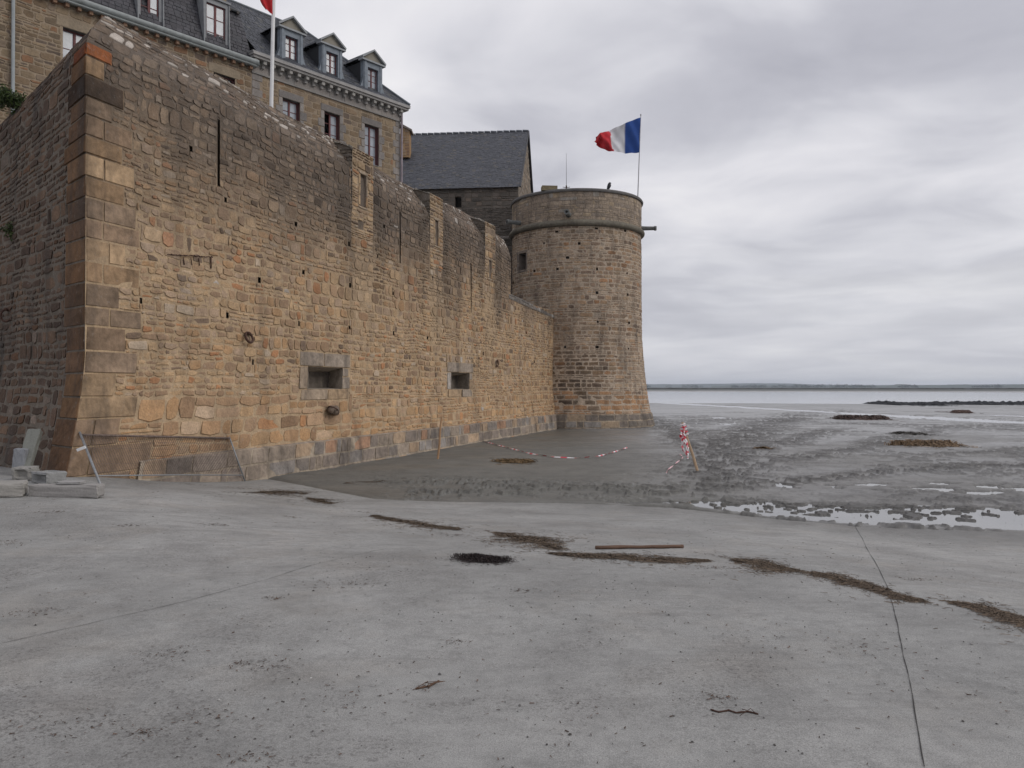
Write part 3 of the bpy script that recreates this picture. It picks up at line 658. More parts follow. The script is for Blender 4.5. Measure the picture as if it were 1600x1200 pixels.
# --- loophole piers standing up through the coping
for i, (a, b) in enumerate(PIERS):
    pr = thing('pier', None, None); pr.parent = wall
    zb = 6.2; top = (9.30, 9.14, 9.18)[i]; cw = (b-a)
    def fP(u, v, d, i=i): 
        u = np.asarray(u, float); v = np.asarray(v, float); dd = d+wob(u, v)+.03*sst(v, 6.6, 8)
        xy = P0[None]+np.broadcast_to(nR*1.0, (v.size, 2))*dd.reshape(-1, 1)+dR[None]*np.broadcast_to(u, v.shape).reshape(-1, 1)
        return np.concatenate([xy, v.reshape(-1, 1)], 1).reshape(v.shape+(3,))
    lh = (a+cw*.36, a+cw*.36+(.30, .26, .26)[i]*cw/1.15, (7.75, 7.45, 6.95)[i]-.1, (8.6, 8.25, 7.6)[i]); lh2 = (a+cw*.3, a+cw*.55, 6.95, 7.2) if i == 0 else (a+cw*.4, a+cw*.6, 6.3, 6.5)
    cs_ = subtract(cells(a, b, zb, top, (.16, .3), (.14, .4), .6, 60+i), [(lh[0]-.10, lh[1]+.10, lh[2]-.08, lh[3]+.1), lh2])
    mb = MB()
    cfn = lambda u, v, rg: (pick(PALW, [2, 4, 1.5, 3, .8, .4, .6, 2], len(u), rg)*np.array([.95, .93, .9]))*rg.uniform(.8, 1.15, (len(u), 1))*(1-.5*sst(v, 8.3, 9.2)[:, None])
    stones(mb, fP, cs_, cfn, warp=.015, mortar=(.40, .30, .2), seed=70+i)
    backing(mb, fP, ticks(a, b, .12, [lh[0], lh[1], lh2[0], lh2[1]]), ticks(zb, top, .2, [lh[2], lh[3], lh2[2], lh2[3]]), [lh, lh2], lambda U, V: np.zeros(U.shape+(3,))+np.array([.34, .26, .18]))
    recess(mb, fP, *lh2, .3, 0, (.07, .055, .045), (.03, .025, .02))
    # cheeks and sloping cap
    for uu in (a, b):
        q = []
        for zz_ in np.linspace(zb, top, 14): q.append(zz_)
        G = np.zeros((14, 5, 3))
        for ii, zz_ in enumerate(q):
            for jj, dep in enumerate((-.02, -.25, -.6, -.95, -1.2)):
                jit_ = .03*(fbm(np.array([zz_*3+uu]), np.array([dep*4]), 3)[0]-.5)
                ft_ = (zz_-zb)/(top-zb); zc_ = top+.24*math.sin(min(1, max(0, (.02-dep)/1.2))*2.4)-.05; G[ii, jj] = (*(P0+nR*dep+dR*(uu+jit_*(1-ft_))), zb+(zc_-zb)*ft_)
        mb.grid(G, (.16, .135, .11))
        sc_ = cells(0, 1.1, max(zb, 7.4), top, (.15, .26), (.14, .3), .6, 80+i); sgn = -1 if uu == a else 1
        fS = lambda s, v, d, uu=uu, sgn=sgn: np.stack([P0[0]+nR[0]*(.03-s)+dR[0]*(uu+sgn*d), P0[1]+nR[1]*(.03-s)+dR[1]*(uu+sgn*d), v+0*s], -1)
        stones(mb, fS, sc_, lambda u, v, rg: pick([(.15, .13, .11), (.2, .17, .135), (.11, .095, .08), (.33, .31, .29)], [1, 1, 1, .25], len(u), rg), warp=0, mortar=(.15, .125, .1))
    fT = lambda s, v, d: np.stack([P0[0]+nR[0]*(.02-v)+dR[0]*s, P0[1]+nR[1]*(.02-v)+dR[1]*s, top+.24*np.sin(np.clip(v/1.2, 0, 1)*2.4)-.06+d+.05*(vn(s*4, v*4, 5)-.5)+0*s], -1)
    stones(mb, fT, cells(a-.02, b+.02, 0, 1.2, (.14, .24), (.12, .3), .4, 90+i), lambda u, v, rg: pick([(.15, .14, .12), (.22, .2, .18), (.36, .35, .33)], [3, 2, 1], len(u), rg), prot=(.02, .08), warp=0, mortar=(.2, .18, .15))
    backing(mb, fT, ticks(a-.05, b+.03, .15, []), ticks(0, 1.25, .2, []), [], lambda U, V: np.zeros(U.shape+(3,))+np.array([.18, .16, .13]))
    mb.build('pier_masonry', M_ST, pr)
    # loophole frame
    mb = MB(); fo = .10
    fs = [(lh[0]-fo, lh[1]+fo, lh[3], lh[3]+.1), (lh[0]-fo, lh[1]+fo, lh[2]-.08, lh[2])]
    nz_ = 3
    for k_ in range(nz_):
        z0, z1 = lh[2]+(lh[3]-lh[2])*k_/nz_, lh[2]+(lh[3]-lh[2])*(k_+1)/nz_; fs += [(lh[0]-fo, lh[0], z0, z1), (lh[1], lh[1]+fo, z0, z1)]
    stones(mb, fP, fs, lambda u, v, rg: pick([(.40, .29, .18), (.34, .27, .2), (.38, .24, .13)], [1, 1, 1], len(u), rg), gap=.004, prot=(.02, .035), bev=.01, jit=.003, warp=0, mortar=(.3, .24, .18))
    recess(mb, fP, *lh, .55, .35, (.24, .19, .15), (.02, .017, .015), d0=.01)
    mb.build('loophole', M_QU, pr)

# mooring rings and iron in the wall (parts of the wall)
def ring_pts(c, ax, r, n=20, tilt=0):
    ax = Vector(ax).normalized(); a = ax.orthogonal().normalized(); b = ax.cross(a)
    return [Vector(c)+(a*math.cos(2*math.pi*i/n)+b*math.sin(2*math.pi*i/n))*r for i in range(n+1)]
def wpt(u, z, d): return tuple(fR(np.array([u]), np.array([z]), np.array([d]))[0])
N3 = (nR[0], nR[1], 0); NL3 = (nL[0], nL[1], 0)
u, z = WR(390, 528); mb = MB(); mb.tube(ring_pts(Vector(wpt(u, z, .09)), Vector(N3)+Vector((0, 0, .35)), .125), .03, 8); mb.tube([wpt(u, z+.10, -.05), wpt(u, z+.10, .12)], .04, 8)
mb.tube([wpt(u+.02, z-.35, .01), wpt(u+.015, z-.55, .01)], .012, 6)
mb.build('mooring_ring', M_IRON, wall, True)
u, z = WR(776, 568); mb = MB(); mb.tube(ring_pts(wpt(u, z, .06), N3, .13), .025, 8); mb.tube([wpt(u, z+.12, -.05), wpt(u, z+.12, .10)], .035, 8); mb.build('mooring_ring', M_IRON, wall, True)
ul = 3.95; mb = MB(); q = fL(np.array([ul]), np.array([3.75]), np.array([.07]))[0]
# ring on the damp side wall, at photo (12, 493)
a_ = (12-800)/FPX; ul = (P0[0]-a_*P0[1])/(a_*dL[1]-dL[0]); zl = EYE+(605-493)/FPX*(P0[1]+dL[1]*ul)
q = fL(np.array([ul]), np.array([zl]), np.array([.06]))[0]; mb.tube(ring_pts(q, (-.15, -1, .1), .14), .024, 8)
q2 = fL(np.array([ul, ul]), np.array([zl+.13, zl+.13]), np.array([-.05, .09])); mb.tube([q2[0], q2[1]], .035, 8); mb.build('mooring_ring', M_IRON, wall, True)
# stone corbel with an iron hoop
u, z = WR(520, 640); mb = MB()
for k_, (uu, dz, s_) in enumerate(((-.10, .0, .11), (.10, -.03, .13))):
    c_ = Vector(wpt(u+uu, z+dz, .06)); mb.tube([wpt(u+uu, z+dz+.02, -.08), wpt(u+uu, z+dz, .10), wpt(u+uu, z+dz-.03, .24)], [s_*1.1, s_, s_*.6], 9, (.17, .13, .10))
mb.build('corbel', M_QU, wall, True)
mb = MB(); mb.tube([wpt(u-.22, z+.08, .0), wpt(u-.2, z+.1, .16), wpt(u, z+.08, .30), wpt(u+.2, z+.02, .32), wpt(u+.3, z-.08, .2), wpt(u+.28, z-.14, 0)], .018, 8); mb.build('iron_hoop', M_IRON, wall, True)
# rusted cramps (photo 280-330, 400-420)
mb = MB(); rg_ = random.Random(8)
ua, za = WR(262, 398); ub, zb_ = WR(330, 402); uc, zc = WR(330, 420)
for i in range(26):
    f_ = i/25; mb.tube([wpt(ua+(ub-ua)*f_, za+(zb_-za)*f_+rg_.uniform(-.012, .012), .035), wpt(ua+(ub-ua)*(f_+.04), za+(zb_-za)*(f_+.04)+rg_.uniform(-.012, .012), .036)], rg_.uniform(.006, .016), 5)
mb.tube([wpt(ub, zb_, .035), wpt(uc, zc, .035)], .016, 5)
for f_ in (.35, .52, .7): mb.tube([wpt(ua+(ub-ua)*f_, za+(zb_-za)*f_-.04, .034), wpt(ua+(ub-ua)*f_+.03, za+(zb_-za)*f_-.2, .034)], .012, 5)
mb.build('rusted_cramp', M_IRON, wall, True)

# ================================================================= ROUND TOWER
TC = (3.75, 46.55)
TZ = [-.3, 0, 1.27, 3.1, 5.0, 11.0, 12.75]; TR = [4.50, 4.45, 4.15, 3.91, 3.76, 3.72, 3.74]
def tr_(z): return np.interp(z, TZ, TR)
R0 = 3.75
def fT_(u, v, d):
    u = np.asarray(u, float); v = np.asarray(v, float); th = u/R0; r = tr_(v)+d+.03*(fbm(u*.6, v*.6, 77, 3)-.5)
    return np.stack([TC[0]+r*np.sin(th), TC[1]-r*np.cos(th), v+0*u], -1)
def WT(x, y):
    """photo point on the tower shaft -> (u, z)"""
    a = Vector(((x-800)/FPX, 1, (605-y)/FPX)); A = a.x**2+1; B = -2*(a.x*TC[0]+TC[1]); z = 5.0
    for _ in range(6):
        C_ = TC[0]**2+TC[1]**2-float(tr_(z))**2; dsc = max(0, B*B-4*A*C_); tt = (-B-math.sqrt(dsc))/(2*A); z = EYE+a.z*tt
    X_, Y_ = a.x*tt-TC[0], TC[1]-tt; return math.atan2(X_, Y_)*R0, z
tower = thing('round_tower', 'round sandy stone tower with a flared foot at the far end of the rampart', 'tower')
tw = WT(817, 409); twr = (tw[0]-.40, tw[0]+.30, tw[1]-.45, tw[1]+.48)
TH_ = [(1, 1)]
tholes = []
for (x, y) in [(870, 362), (887, 402), (932, 357), (977, 360), (835, 423), (871, 420), (933, 420), (980, 427), (933, 457), (981, 460), (934, 503), (983, 504), (933, 542), (982, 545), (883, 542), (905, 380), (850, 380), (932, 318), (970, 330)]:
    u_, z_ = WT(x, y); s = .055+.02*((x+y) % 3); tholes.append((u_-s, u_+s, z_-.05-.03*((x*3) % 2), z_+.06))
half = math.pi*R0
PALT = [(.40, .295, .205), (.43, .345, .26), (.34, .27, .21), (.39, .325, .265), (.37, .23, .14), (.23, .18, .15), (.46, .42, .37), (.31, .24, .19)]
def colT(u, v, rg):
    n = len(u); c = pick(PALT, [3, 3, 2.4, 3, .7, .9, .5, 2.4], n, rg)*np.array([.93, .845, .755])*rg.uniform(.74, 1.15, (n, 1)); c = c*(1-.18*sst(fbm(u*.8+3, v*.5, 35, 4), .48, .62)[:, None])
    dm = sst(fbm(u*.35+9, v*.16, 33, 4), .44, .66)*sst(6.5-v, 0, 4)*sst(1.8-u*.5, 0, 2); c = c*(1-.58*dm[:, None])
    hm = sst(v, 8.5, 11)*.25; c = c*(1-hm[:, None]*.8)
    lo = ((v < 2.0) & (v > .7)); c = np.where((lo & (rg.random(n) < .55))[:, None], np.array([.37, .215, .115])*rg.uniform(.75, 1.1, (n, 1)), c)
    return c
mb = MB()
wr = (twr[0]-.34, twr[1]+.12, twr[2]-.14, twr[3]+.16)
cl = cells(-half*.75, half*.75, .74, 2.0, (.22, .30), (.3, .6), .15, 31)+cells(-half*.75, half*.75, 2.0, 5.0, (.17, .26), (.18, .5), .35, 32)+cells(-half*.75, half*.75, 5.0, 11.0, (.18, .27), (.2, .5), .35, 33)
cl = subtract(cl, [wr]+tholes)
MT = (.40, .325, .25)
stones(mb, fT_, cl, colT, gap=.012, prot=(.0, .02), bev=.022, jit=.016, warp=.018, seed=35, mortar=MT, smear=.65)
hb = [twr]+tholes
backing(mb, fT_, ticks(-half, half, .25, [x for h in hb for x in h[:2]]), ticks(-.3, 11.0, .3, [x for h in hb for x in h[2:]]), hb, lambda U, V: np.zeros(U.shape+(3,))+np.array(MT))
for h in tholes: recess(mb, fT_, *h, .14, 0, (.13, .095, .07), (.06, .045, .035))
mb.build('shaft', M_TW, tower)
mb = MB(); pl = []; rg_ = random.Random(14)
for (a, b) in ((-.2, .06), (.06, .40), (.40, .74)):
    x = -half*.8
    while x < half*.8: w_ = rg_.choice([.3, .5, .62, .8, .9]); pl.append((x, x+w_, a, b)); x += w_
fTP = lambda u, v, d: fT_(u, v, d+.05)
stones(mb, fTP, pl, lambda u, v, rg: pick([(.17, .145, .125), (.21, .18, .15), (.13, .115, .10), (.30, .23, .16), (.24, .225, .21)], [3, 3, 2, 1.4, 1], len(u), rg), gap=.01, prot=(.01, .02), bev=.014, jit=.006, warp=0, mortar=(.34, .27, .2), rnd=.08)
backing(mb, fTP, ticks(-half, half, .3, []), np.array([-.3, .3, .75]), [], lambda U, V: np.zeros(U.shape+(3,))+np.array([.34, .28, .21]))
mb.lathe([(4.33, .74), (4.22, .80)], TC, 64, (.25, .2, .15))
mb.build('plinth', M_QU, tower)
mb = MB(); mr = .15
mb.lathe([(3.70, 10.83)]+[(3.78+mr*math.cos(a), 11.0+mr*math.sin(a)) for a in np.linspace(-1.4, 1.4, 9)]+[(3.74, 11.2)], TC, 96, (.16, .145, .115)); mb.build('moulding', mat('mossy_moulding', .9, f_attr(.5, 7, .4, .2, .3), .2), tower, True)
mb = MB(); cl = subtract(cells(-half*.75, half*.75, 11.16, 12.72, (.17, .24), (.16, .42), .4, 36), [h for h in tholes if h[2] > 11]) 
stones(mb, fT_, cl, lambda u, v, rg: pick([(.31, .25, .195), (.36, .29, .22), (.26, .215, .175), (.37, .29, .2), (.35, .32, .28)], [3, 3, 2, 1, .5], len(u), rg)*rg.uniform(.85, 1.1, (len(u), 1)), gap=.008, prot=(.004, .016), bev=.016, jit=.01, warp=.012, seed=37, mortar=(.27, .22, .17))
backing(mb, fT_, ticks(-half, half, .25, []), np.array([11.1, 11.6, 12.2, 12.72]), [], lambda U, V: np.zeros(U.shape+(3,))+np.array([.27, .22, .17]))
mb.build('parapet', M_TW, tower)
mb = MB(); mb.lathe([(3.70, 12.70), (3.83, 12.70), (3.85, 12.78), (3.80, 12.86), (3.30, 12.90), (3.20, 12.86), (3.20, 11.9), (0.01, 11.9)], TC, 96, (.13, .125, .12)); mb.build('rim', mat('rim_stone', .85, f_attr(.35, 8, .3, .2), .3), tower)
mb = MB(); recess(mb, fT_, *twr, .5, .1, (.12, .1, .085), (.012, .011, .011), d0=.012)
fr = [(wr[0], twr[0], twr[2]+.0, twr[2]+.45), (wr[0]+.05, twr[0], twr[2]+.45, twr[3]), (wr[0]-.0, wr[1], twr[3], wr[3]), (wr[0]+.1, wr[1], wr[2], twr[2]), (twr[1], wr[1], twr[2], twr[2]+.5), (twr[1], wr[1], twr[2]+.5, twr[3])]
stones(mb, fT_, fr, lambda u, v, rg: pick([(.19, .16, .14), (.24, .2, .17)], [1, 1], len(u), rg), gap=.005, prot=(.02, .03), bev=.01, jit=.004, warp=0, mortar=(.3, .24, .18))
mb.build('window', M_QU, tower)
for (th_, L_, r_, zz_) in ((R(88), .68, .12, 11.42), (R(-11), .62, .13, 11.44), (R(-62), .62, .12, 11.40), (R(178), .6, .12, 11.42)):
    d_ = Vector((math.sin(th_), -math.cos(th_), 0)); p = Vector((TC[0], TC[1], zz_)); mb = MB()
    mb.tube([p+d_*3.6, p+d_*3.95, p+d_*(3.95+L_-.14), p+d_*(3.95+L_-.12), p+d_*(3.95+L_)], [r_*1.25, r_, r_*.9, r_*1.12, r_*1.12], 14, (.15, .155, .15))
    mb.tube([p+d_*(3.95+L_-.02), p+d_*(3.95+L_+.004)], [r_*.55, r_*.55], 12, (.02, .02, .02))
    mb.build('water_spout', M_QU, tower)
mb = MB()
c_ = Vector((TC[0], TC[1], 12.97))
def twpos(th_, r, z): return (TC[0]+r*math.sin(th_), TC[1]-r*math.cos(th_), z)
pb = twpos(math.asin((860-800)/FPX*43.2/3.4-TC[0]/3.4), 3.5, 12.99); mb.box(pb, (.84, .5, .26), .1, col=(.20, .165, .10)); mb.build('cap_block', M_QU, tower)

# things on the tower
ant = thing('antenna', 'thin whip antenna with a small crossbar standing on the round tower', 'antenna')
ax_ = (885-800)/FPX*44.0; mb = MB(); mb.tube([(ax_, 44.0, 12.85), (ax_, 44.0, 13.3), (ax_, 44.0, 15.1)], [.022, .018, .007], 6); mb.build('mast', M_GALV, ant)
mb = MB(); mb.tube([(ax_-.2, 44.0, 13.22), (ax_, 43.98, 13.18), (ax_+.2, 44.0, 13.22)], .016, 6); mb.tube([(ax_, 43.8, 13.2), (ax_, 44.2, 13.2)], .016, 6); mb.tube([(ax_, 44.0, 13.1), (ax_, 44.0, 13.3)], .04, 8); mb.build('crossbar', M_IRON, ant)
# bird: one continuous body
bx = (952-800)/FPX*43.35; by = 43.35
bm = bmesh.new(); lay = bm.verts.layers.skin.verify()
def sk(chain, rad, root=False):
    vs_ = []
    for p, r_ in zip(chain, rad):
        v_ = bm.verts.new(p); v_[lay].radius = (r_, r_); vs_.append(v_)
    for a, b in zip(vs_[:-1], vs_[1:]): bm.edges.new((a, b))
    return vs_
bd = sk([(-.15, 0, .02), (-.07, 0, .10), (-.01, 0, .17), (.02, 0, .27), (.045, -.01, .355), (.09, -.02, .36), (.135, -.03, .35)], [.03, .09, .15, .125, .085, .035, .01])
for s_ in (-1, 1):
    lg = sk([(.0, .03*s_, .08), (.0, .035*s_, 0.0), (.03, .035*s_, -.005)], [.014, .008, .007]); bm.edges.new((bd[2], lg[0]))
bd[2][lay].use_root = True
me = bpy.data.meshes.new('bird'); bm.to_mesh(me); bm.free()
M_BIRD = mat('dark_plumage', .7, lambda t, b: t.l.new(t.ramp(t.add('ShaderNodeSeparateXYZ', {0: t.add('ShaderNodeTexCoord').outputs['Object']}).outputs[0], [(0.0, (.03, .032, .037)), (.045, (.03, .032, .037)), (.06, (.10, .10, .11)), (1, (.03, .03, .033))]), b.inputs['Base Color']), .3)
me.materials.append(M_BIRD)
bo = bpy.data.objects.new('bird', me); COL.objects.link(bo); bo.location = (bx, by, 12.9); bo.scale = (.9, .9, 1.05); bo.rotation_euler = (0, 0, R(20))
m_ = bo.modifiers.new('skin', 'SKIN'); m_.use_smooth_shade = True; bo.modifiers.new('sub', 'SUBSURF').levels = 2; bo.modifiers['sub'].render_levels = 2
tag(bo, 'dark grey bird perched on the tower rim between the antenna and the flag', 'bird')

# tricolour flag
fp = thing('flagpole', 'thin pole on the round tower flying a blue white and red flag', 'flagpole')
Yf = 46.2; px0 = (996-800)/FPX*Yf; px1 = (1001.5-800)/FPX*Yf; pz0 = 12.0; pz1 = EYE+(605-180)/FPX*Yf
mb = MB(); mb.tube([(px0-.02, Yf, 11.9), ((px0+px1)/2-.01, Yf, (pz0+pz1)/2), (px1, Yf, pz1)], [.035, .028, .02], 8, (.5, .5, .5)); mb.tube([(px1, Yf, pz1), (px1, Yf, pz1+.08)], .04, 8, (.5, .5, .5)); mb.build('pole', mat('pole_paint', .5, f_flat((.38, .38, .40), .1, 5, 0)), fp)
def fl(x, y): return ((x-800)/FPX*Yf, EYE+(605-y)/FPX*Yf)
nu, nv = 40, 22; G = np.zeros((nu+1, nv+1, 3)); Cc = np.zeros_like(G)
T_ = [(1001, 183), (978, 192), (955, 201), (938, 209), (931, 213)]; B_ = [(999, 238), (978, 238.5), (960, 238), (944, 232), (931, 226)]
def interp(pts, f_): 
    xs_ = [p[0] for p in pts]; ys_ = [p[1] for p in pts]; k_ = np.linspace(0, 1, len(pts)); return np.interp(f_, k_, xs_), np.interp(f_, k_, ys_)
for i in range(nu+1):
    f_ = i/nu; tx, ty = interp(T_, f_); bx_, by_ = interp(B_, f_)
    for j in range(nv+1):
        g = j/nv; rag = (f_ > .93)*.8*math.sin(g*9)
        X_, Z_ = fl(tx*(1-g)+bx_*g+rag*2-1.2*math.sin(g*math.pi)*f_, ty*(1-g)+by_*g)
        G[i, j] = (X_, Yf-.22*math.sin(f_*10+g*3.2)*f_**.5-.14*math.sin(f_*19-g*7)*f_-.05*math.sin(f_*33+g*9), Z_)
        s_ = f_+.008*math.sin(g*8); Cc[i, j] = (.035, .085, .30) if s_ < .265 else ((.66, .66, .68) if s_ < .53 else (.55, .045, .055))
mb = MB(); mb.grid(G, Cc); mb.build('flag', M_CLOTH, fp, True)

# ================================================================= MAIN HOUSE BEHIND THE RAMPART
B0 = np.array([-5.9, 42.0]); bl = -np.array([.648, .762]); bl /= np.linalg.norm(bl); bn = np.array([-bl[1], bl[0]]); bn = bn if bn[1] < 0 else -bn
def bp_(s, d, z): q = B0+bl*s+bn*d; return (q[0], q[1], z+EYE)
def bbox(mb, s0, s1, d0, d1, z0, z1, col=(.5, .5, .5)):
    mb.box8([bp_(s0, d0, z0), bp_(s1, d0, z0), bp_(s1, d1, z0), bp_(s0, d1, z0), bp_(s0, d0, z1), bp_(s1, d0, z1), bp_(s1, d1, z1), bp_(s0, d1, z1)], col)
def fB(u, v, d): u = np.asarray(u, float); v = np.asarray(v, float); return np.stack([B0[0]+bl[0]*u+bn[0]*d, B0[1]+bl[1]*u+bn[1]*d, v+EYE+0*u], -1)
def sx(x):
    a = (x-800)/FPX; return (B0[0]-a*B0[1])/(a*bl[1]-bl[0])
house = thing('stone_house', 'big grey-roofed stone house with three pedimented dormers above the rampart', 'house')
SPL, SEND = 8.7, 24.5
wins = [(sx(581)-.43, sx(581)+.47, 11.3, 13.27), (sx(519)-.43, sx(519)+.47, 11.3, 13.27), (sx(455)-.45, sx(455)+.47, 11.3, 13.27)]
wins2 = [(sx(365)-.05, sx(365)+.95, 11.5, 13.42), (sx(97)-.95, sx(97), 11.2, 13.3)]
def wframe(w_, e=.22, t_=.34): return (w_[0]-e, w_[1]+e, w_[2]-.1, w_[3]+t_)
PALB = [(.215, .155, .10), (.25, .19, .125), (.17, .13, .09), (.22, .17, .125), (.25, .14, .08), (.13, .10, .08)]
cl = cells(.0, SPL, 6.8, 13.96, (.22, .30), (.25, .6), .1, 41); 
cl = subtract(cl, [wframe(w_) for w_ in wins]+[(0, .45, 6.8, 14)]+[(SPL-.55, SPL, 6, 14)])
mb = MB(); stones(mb, fB, cl, lambda u, v, rg: pick(PALB, [3, 3, 2, 2, .7, .8], len(u), rg)*rg.uniform(.85, 1.1, (len(u), 1)), gap=.012, prot=(.004, .016), bev=.012, jit=.006, warp=.008, mortar=(.3, .24, .17), seed=42)
cl = cells(SPL, SEND, 6.8, 14.2, (.2, .32), (.2, .5), .4, 43); cl = subtract(cl, [wframe(w_, .05, .4) for w_ in wins2])
stones(mb, fB, cl, lambda u, v, rg: pick(PALB, [3, 3, 2, 2, .7, .8], len(u), rg)*rg.uniform(.75, 1.1, (len(u), 1)), gap=.012, prot=(.004, .02), bev=.014, jit=.012, warp=.015, mortar=(.27, .21, .15), seed=44)
aw = wins+wins2
backing(mb, fB, ticks(0, SEND, .5, [x for h in aw for x in h[:2]]), ticks(6.5, 14.4, .5, [x for h in aw for x in h[2:]]), aw, lambda U, V: np.zeros(U.shape+(3,))+np.array([.29, .23, .165]))
# end wall (facing the slate roof) and rear
fE = lambda u, v, d: np.stack([B0[0]-bn[0]*u-bl[0]*d, B0[1]-bn[1]*u-bl[1]*d, np.asarray(v, float)+EYE+0*u], -1)
stones(mb, fE, cells(0, 7.1, 6.8, 14.5, (.22, .3), (.25, .6), .2, 45), lambda u, v, rg: pick(PALB, [3, 3, 2, 2, .7, .8], len(u), rg), warp=.01, mortar=(.3, .24, .17))
mb.add([bp_(0, 0, 6.5), bp_(0, -7.1, 6.5), bp_(0, -7.1, 14.6), bp_(0, 0, 14.6)], [(0, 1, 2, 3)], None, (.27, .2, .14))
mb.add([bp_(0, -7.1, 6.5), bp_(SEND, -7.1, 6.5), bp_(SEND, -7.1, 14.6), bp_(0, -7.1, 14.6)], [(0, 1, 2, 3)], None, (.27, .2, .14))
mb.add([bp_(SEND, 0, 6.5), bp_(SEND, -7.1, 6.5), bp_(SEND, -7.1, 16.6), bp_(SEND, -.8, 16.6), bp_(SEND, 0, 14.2)], [(0, 1, 2, 3)], [(0, 3, 4)], (.27, .2, .14))
mb.build('wall', M_BLD, house)
GRAN = [(.24, .22, .205), (.28, .255, .235), (.20, .185, .175)]
def gran(u, v, rg): return pick(GRAN, [1, 1, 1], len(u), rg)*rg.uniform(.9, 1.08, (len(u), 1))
mb = MB(); st = []; st2_ = []
for k_ in range(20):
    z0 = 6.8+k_*.36; z1 = min(z0+.36, 13.96)
    if z0 > 13.9: break
    st.append((0, .3 if k_ % 2 else .48, z0, z1)); st2_.append((SPL-.55 if k_ % 2 else SPL-.42, SPL, z0, z1))
stones(mb, fB, st, gran, gap=.006, prot=(.02, .03), bev=.012, jit=.002, warp=0, mortar=(.3, .27, .24), rnd=.04); mb.build('corner_stones', M_BLD, house)
mb = MB(); stones(mb, fB, st2_, gran, gap=.006, prot=(.02, .03), bev=.012, jit=.002, warp=0, mortar=(.3, .27, .24), rnd=.04); mb.build('corner_stones', M_BLD, house)
# entablature
mb = MB()
stones(mb, fB, cells(-.02, SPL, 13.96, 14.34, (.38, .38), (.7, 1.1), 0, 46), gran, gap=.004, prot=(.04, .045), bev=.01, jit=.001, warp=0, mortar=(.25, .24, .23), rnd=.03)
bbox(mb, -.06, SPL+.02, -.1, .075, 13.93, 14.0, (.25, .24, .23)); bbox(mb, -.05, SPL, -.1, .03, 14.0, 14.5, (.24, .23, .22))
bbox(mb, -.30, SPL+.12, -.1, .36, 14.52, 14.63, (.30, .29, .28)); bbox(mb, -.36, SPL+.16, -.1, .43, 14.633, 14.74, (.33, .32, .31)); bbox(mb, -.40, SPL+.18, -.1, .40, 14.743, 14.80, (.28, .28, .28))
mb.build('cornice', M_BLD, house)
for k_ in range(20):
    s_ = .02+k_*.45; mb = MB(); bbox(mb, s_, s_+.16, .0, .30, 14.36, 14.515, (.34, .33, .31)); bbox(mb, s_+.01, s_+.15, .0, .16, 14.22, 14.36, (.30, .29, .28)); mb.build('modillion', M_BLD, house)
def window(parent, w_, dep=-.22, bars=3, open_=False, casing=True, gl=None):
    """a window: granite surround (already in the wall) with joinery and panes set back"""
    s0, s1, z0, z1 = w_; mb = MB(); c = .055
    rv = MB(); 
    for a, b, e, f_ in ((s0, s0+.001, z0, z1), (s1-.001, s1, z0, z1)): bbox(rv, a, b, dep-.3, .0, e, f_, (.10, .05, .05))
    bbox(rv, s0, s1, dep-.3, .0, z1-.001, z1+.02, (.12, .11, .10)); bbox(rv, s0, s1, dep-.3, .04, z0-.02, z0+.001, (.3, .29, .28)); bbox(rv, s0, s1, dep-.32, dep-.3, z0, z1, (.01, .01, .01))
    for a, b, e, f_ in ((s0, s0+c, z0, z1), (s1-c, s1, z0, z1), (s0+c, s1-c, z1-c, z1), (s0+c, s1-c, z0, z0+c)): bbox(mb, a, b, dep-.03, dep+.03, e, f_)
    m_ = (s0+s1)/2; bbox(mb, m_-.045, m_+.045, dep-.02, dep+.045, z0+c, z1-c)
    W_ = mb
    for k_ in range(1, bars):
        zz_ = z0+(z1-z0)*k_/bars
        for a, b in ((s0+c, m_-.045), (m_+.045, s1-c)): bbox(W_, a, b, dep-.012, dep+.02, zz_-.014, zz_+.014)
    o = mb.build('window', M_RED, parent)
    # the reveal belongs to the window
    rv.build('reveal', mat_rev, o)
    if parent is not None and parent.parent is None: pass
    g = MB(); 
    for i_, (a, b) in enumerate(((s0+c, m_-.045), (m_+.045, s1-c))):
        if open_ and i_ == 1: continue
        bbox(g, a, b, dep-.005, dep+.004, z0+c, z1-c)
    g.build('pane', gl or M_GLASS, o)
    return o
mat_rev = mat('painted_reveal', .8, f_attr(.2, 10, .1), .2)
for i, w_ in enumerate(wins):
    window(house, w_, bars=4, open_=(i == 1)); mb = MB(); F = wframe(w_); fr = [(F[0], F[1], w_[3], F[3])]
    for k_ in range(5):
        z0, z1 = w_[2]+(w_[3]-w_[2])*k_/5, w_[2]+(w_[3]-w_[2])*(k_+1)/5; e = 0 if k_ % 2 else -.16
        fr += [(F[0]-e-.16+(.0), w_[0], z0, z1), (w_[1], F[1]+e+.16, z0, z1)]
    stones(mb, fB, fr, gran, gap=.005, prot=(.022, .03), bev=.01, jit=.002, warp=0, mortar=(.3, .27, .24), rnd=.03); mb.build('window_surround', M_BLD, house)
for i, w_ in enumerate(wins2):
    window(house, w_, bars=3, gl=(M_DARKGL if i == 0 else M_GLASS)); mb = MB()
    stones(mb, fB, [(w_[0]-.25, w_[1]+.25, w_[3], w_[3]+.38)], lambda u, v, rg: pick([(.27, .22, .16)], [1], len(u), rg), gap=.005, prot=(.02, .03), bev=.01, jit=.002, warp=0, rnd=.03); mb.build('lintel', M_BLD, house)
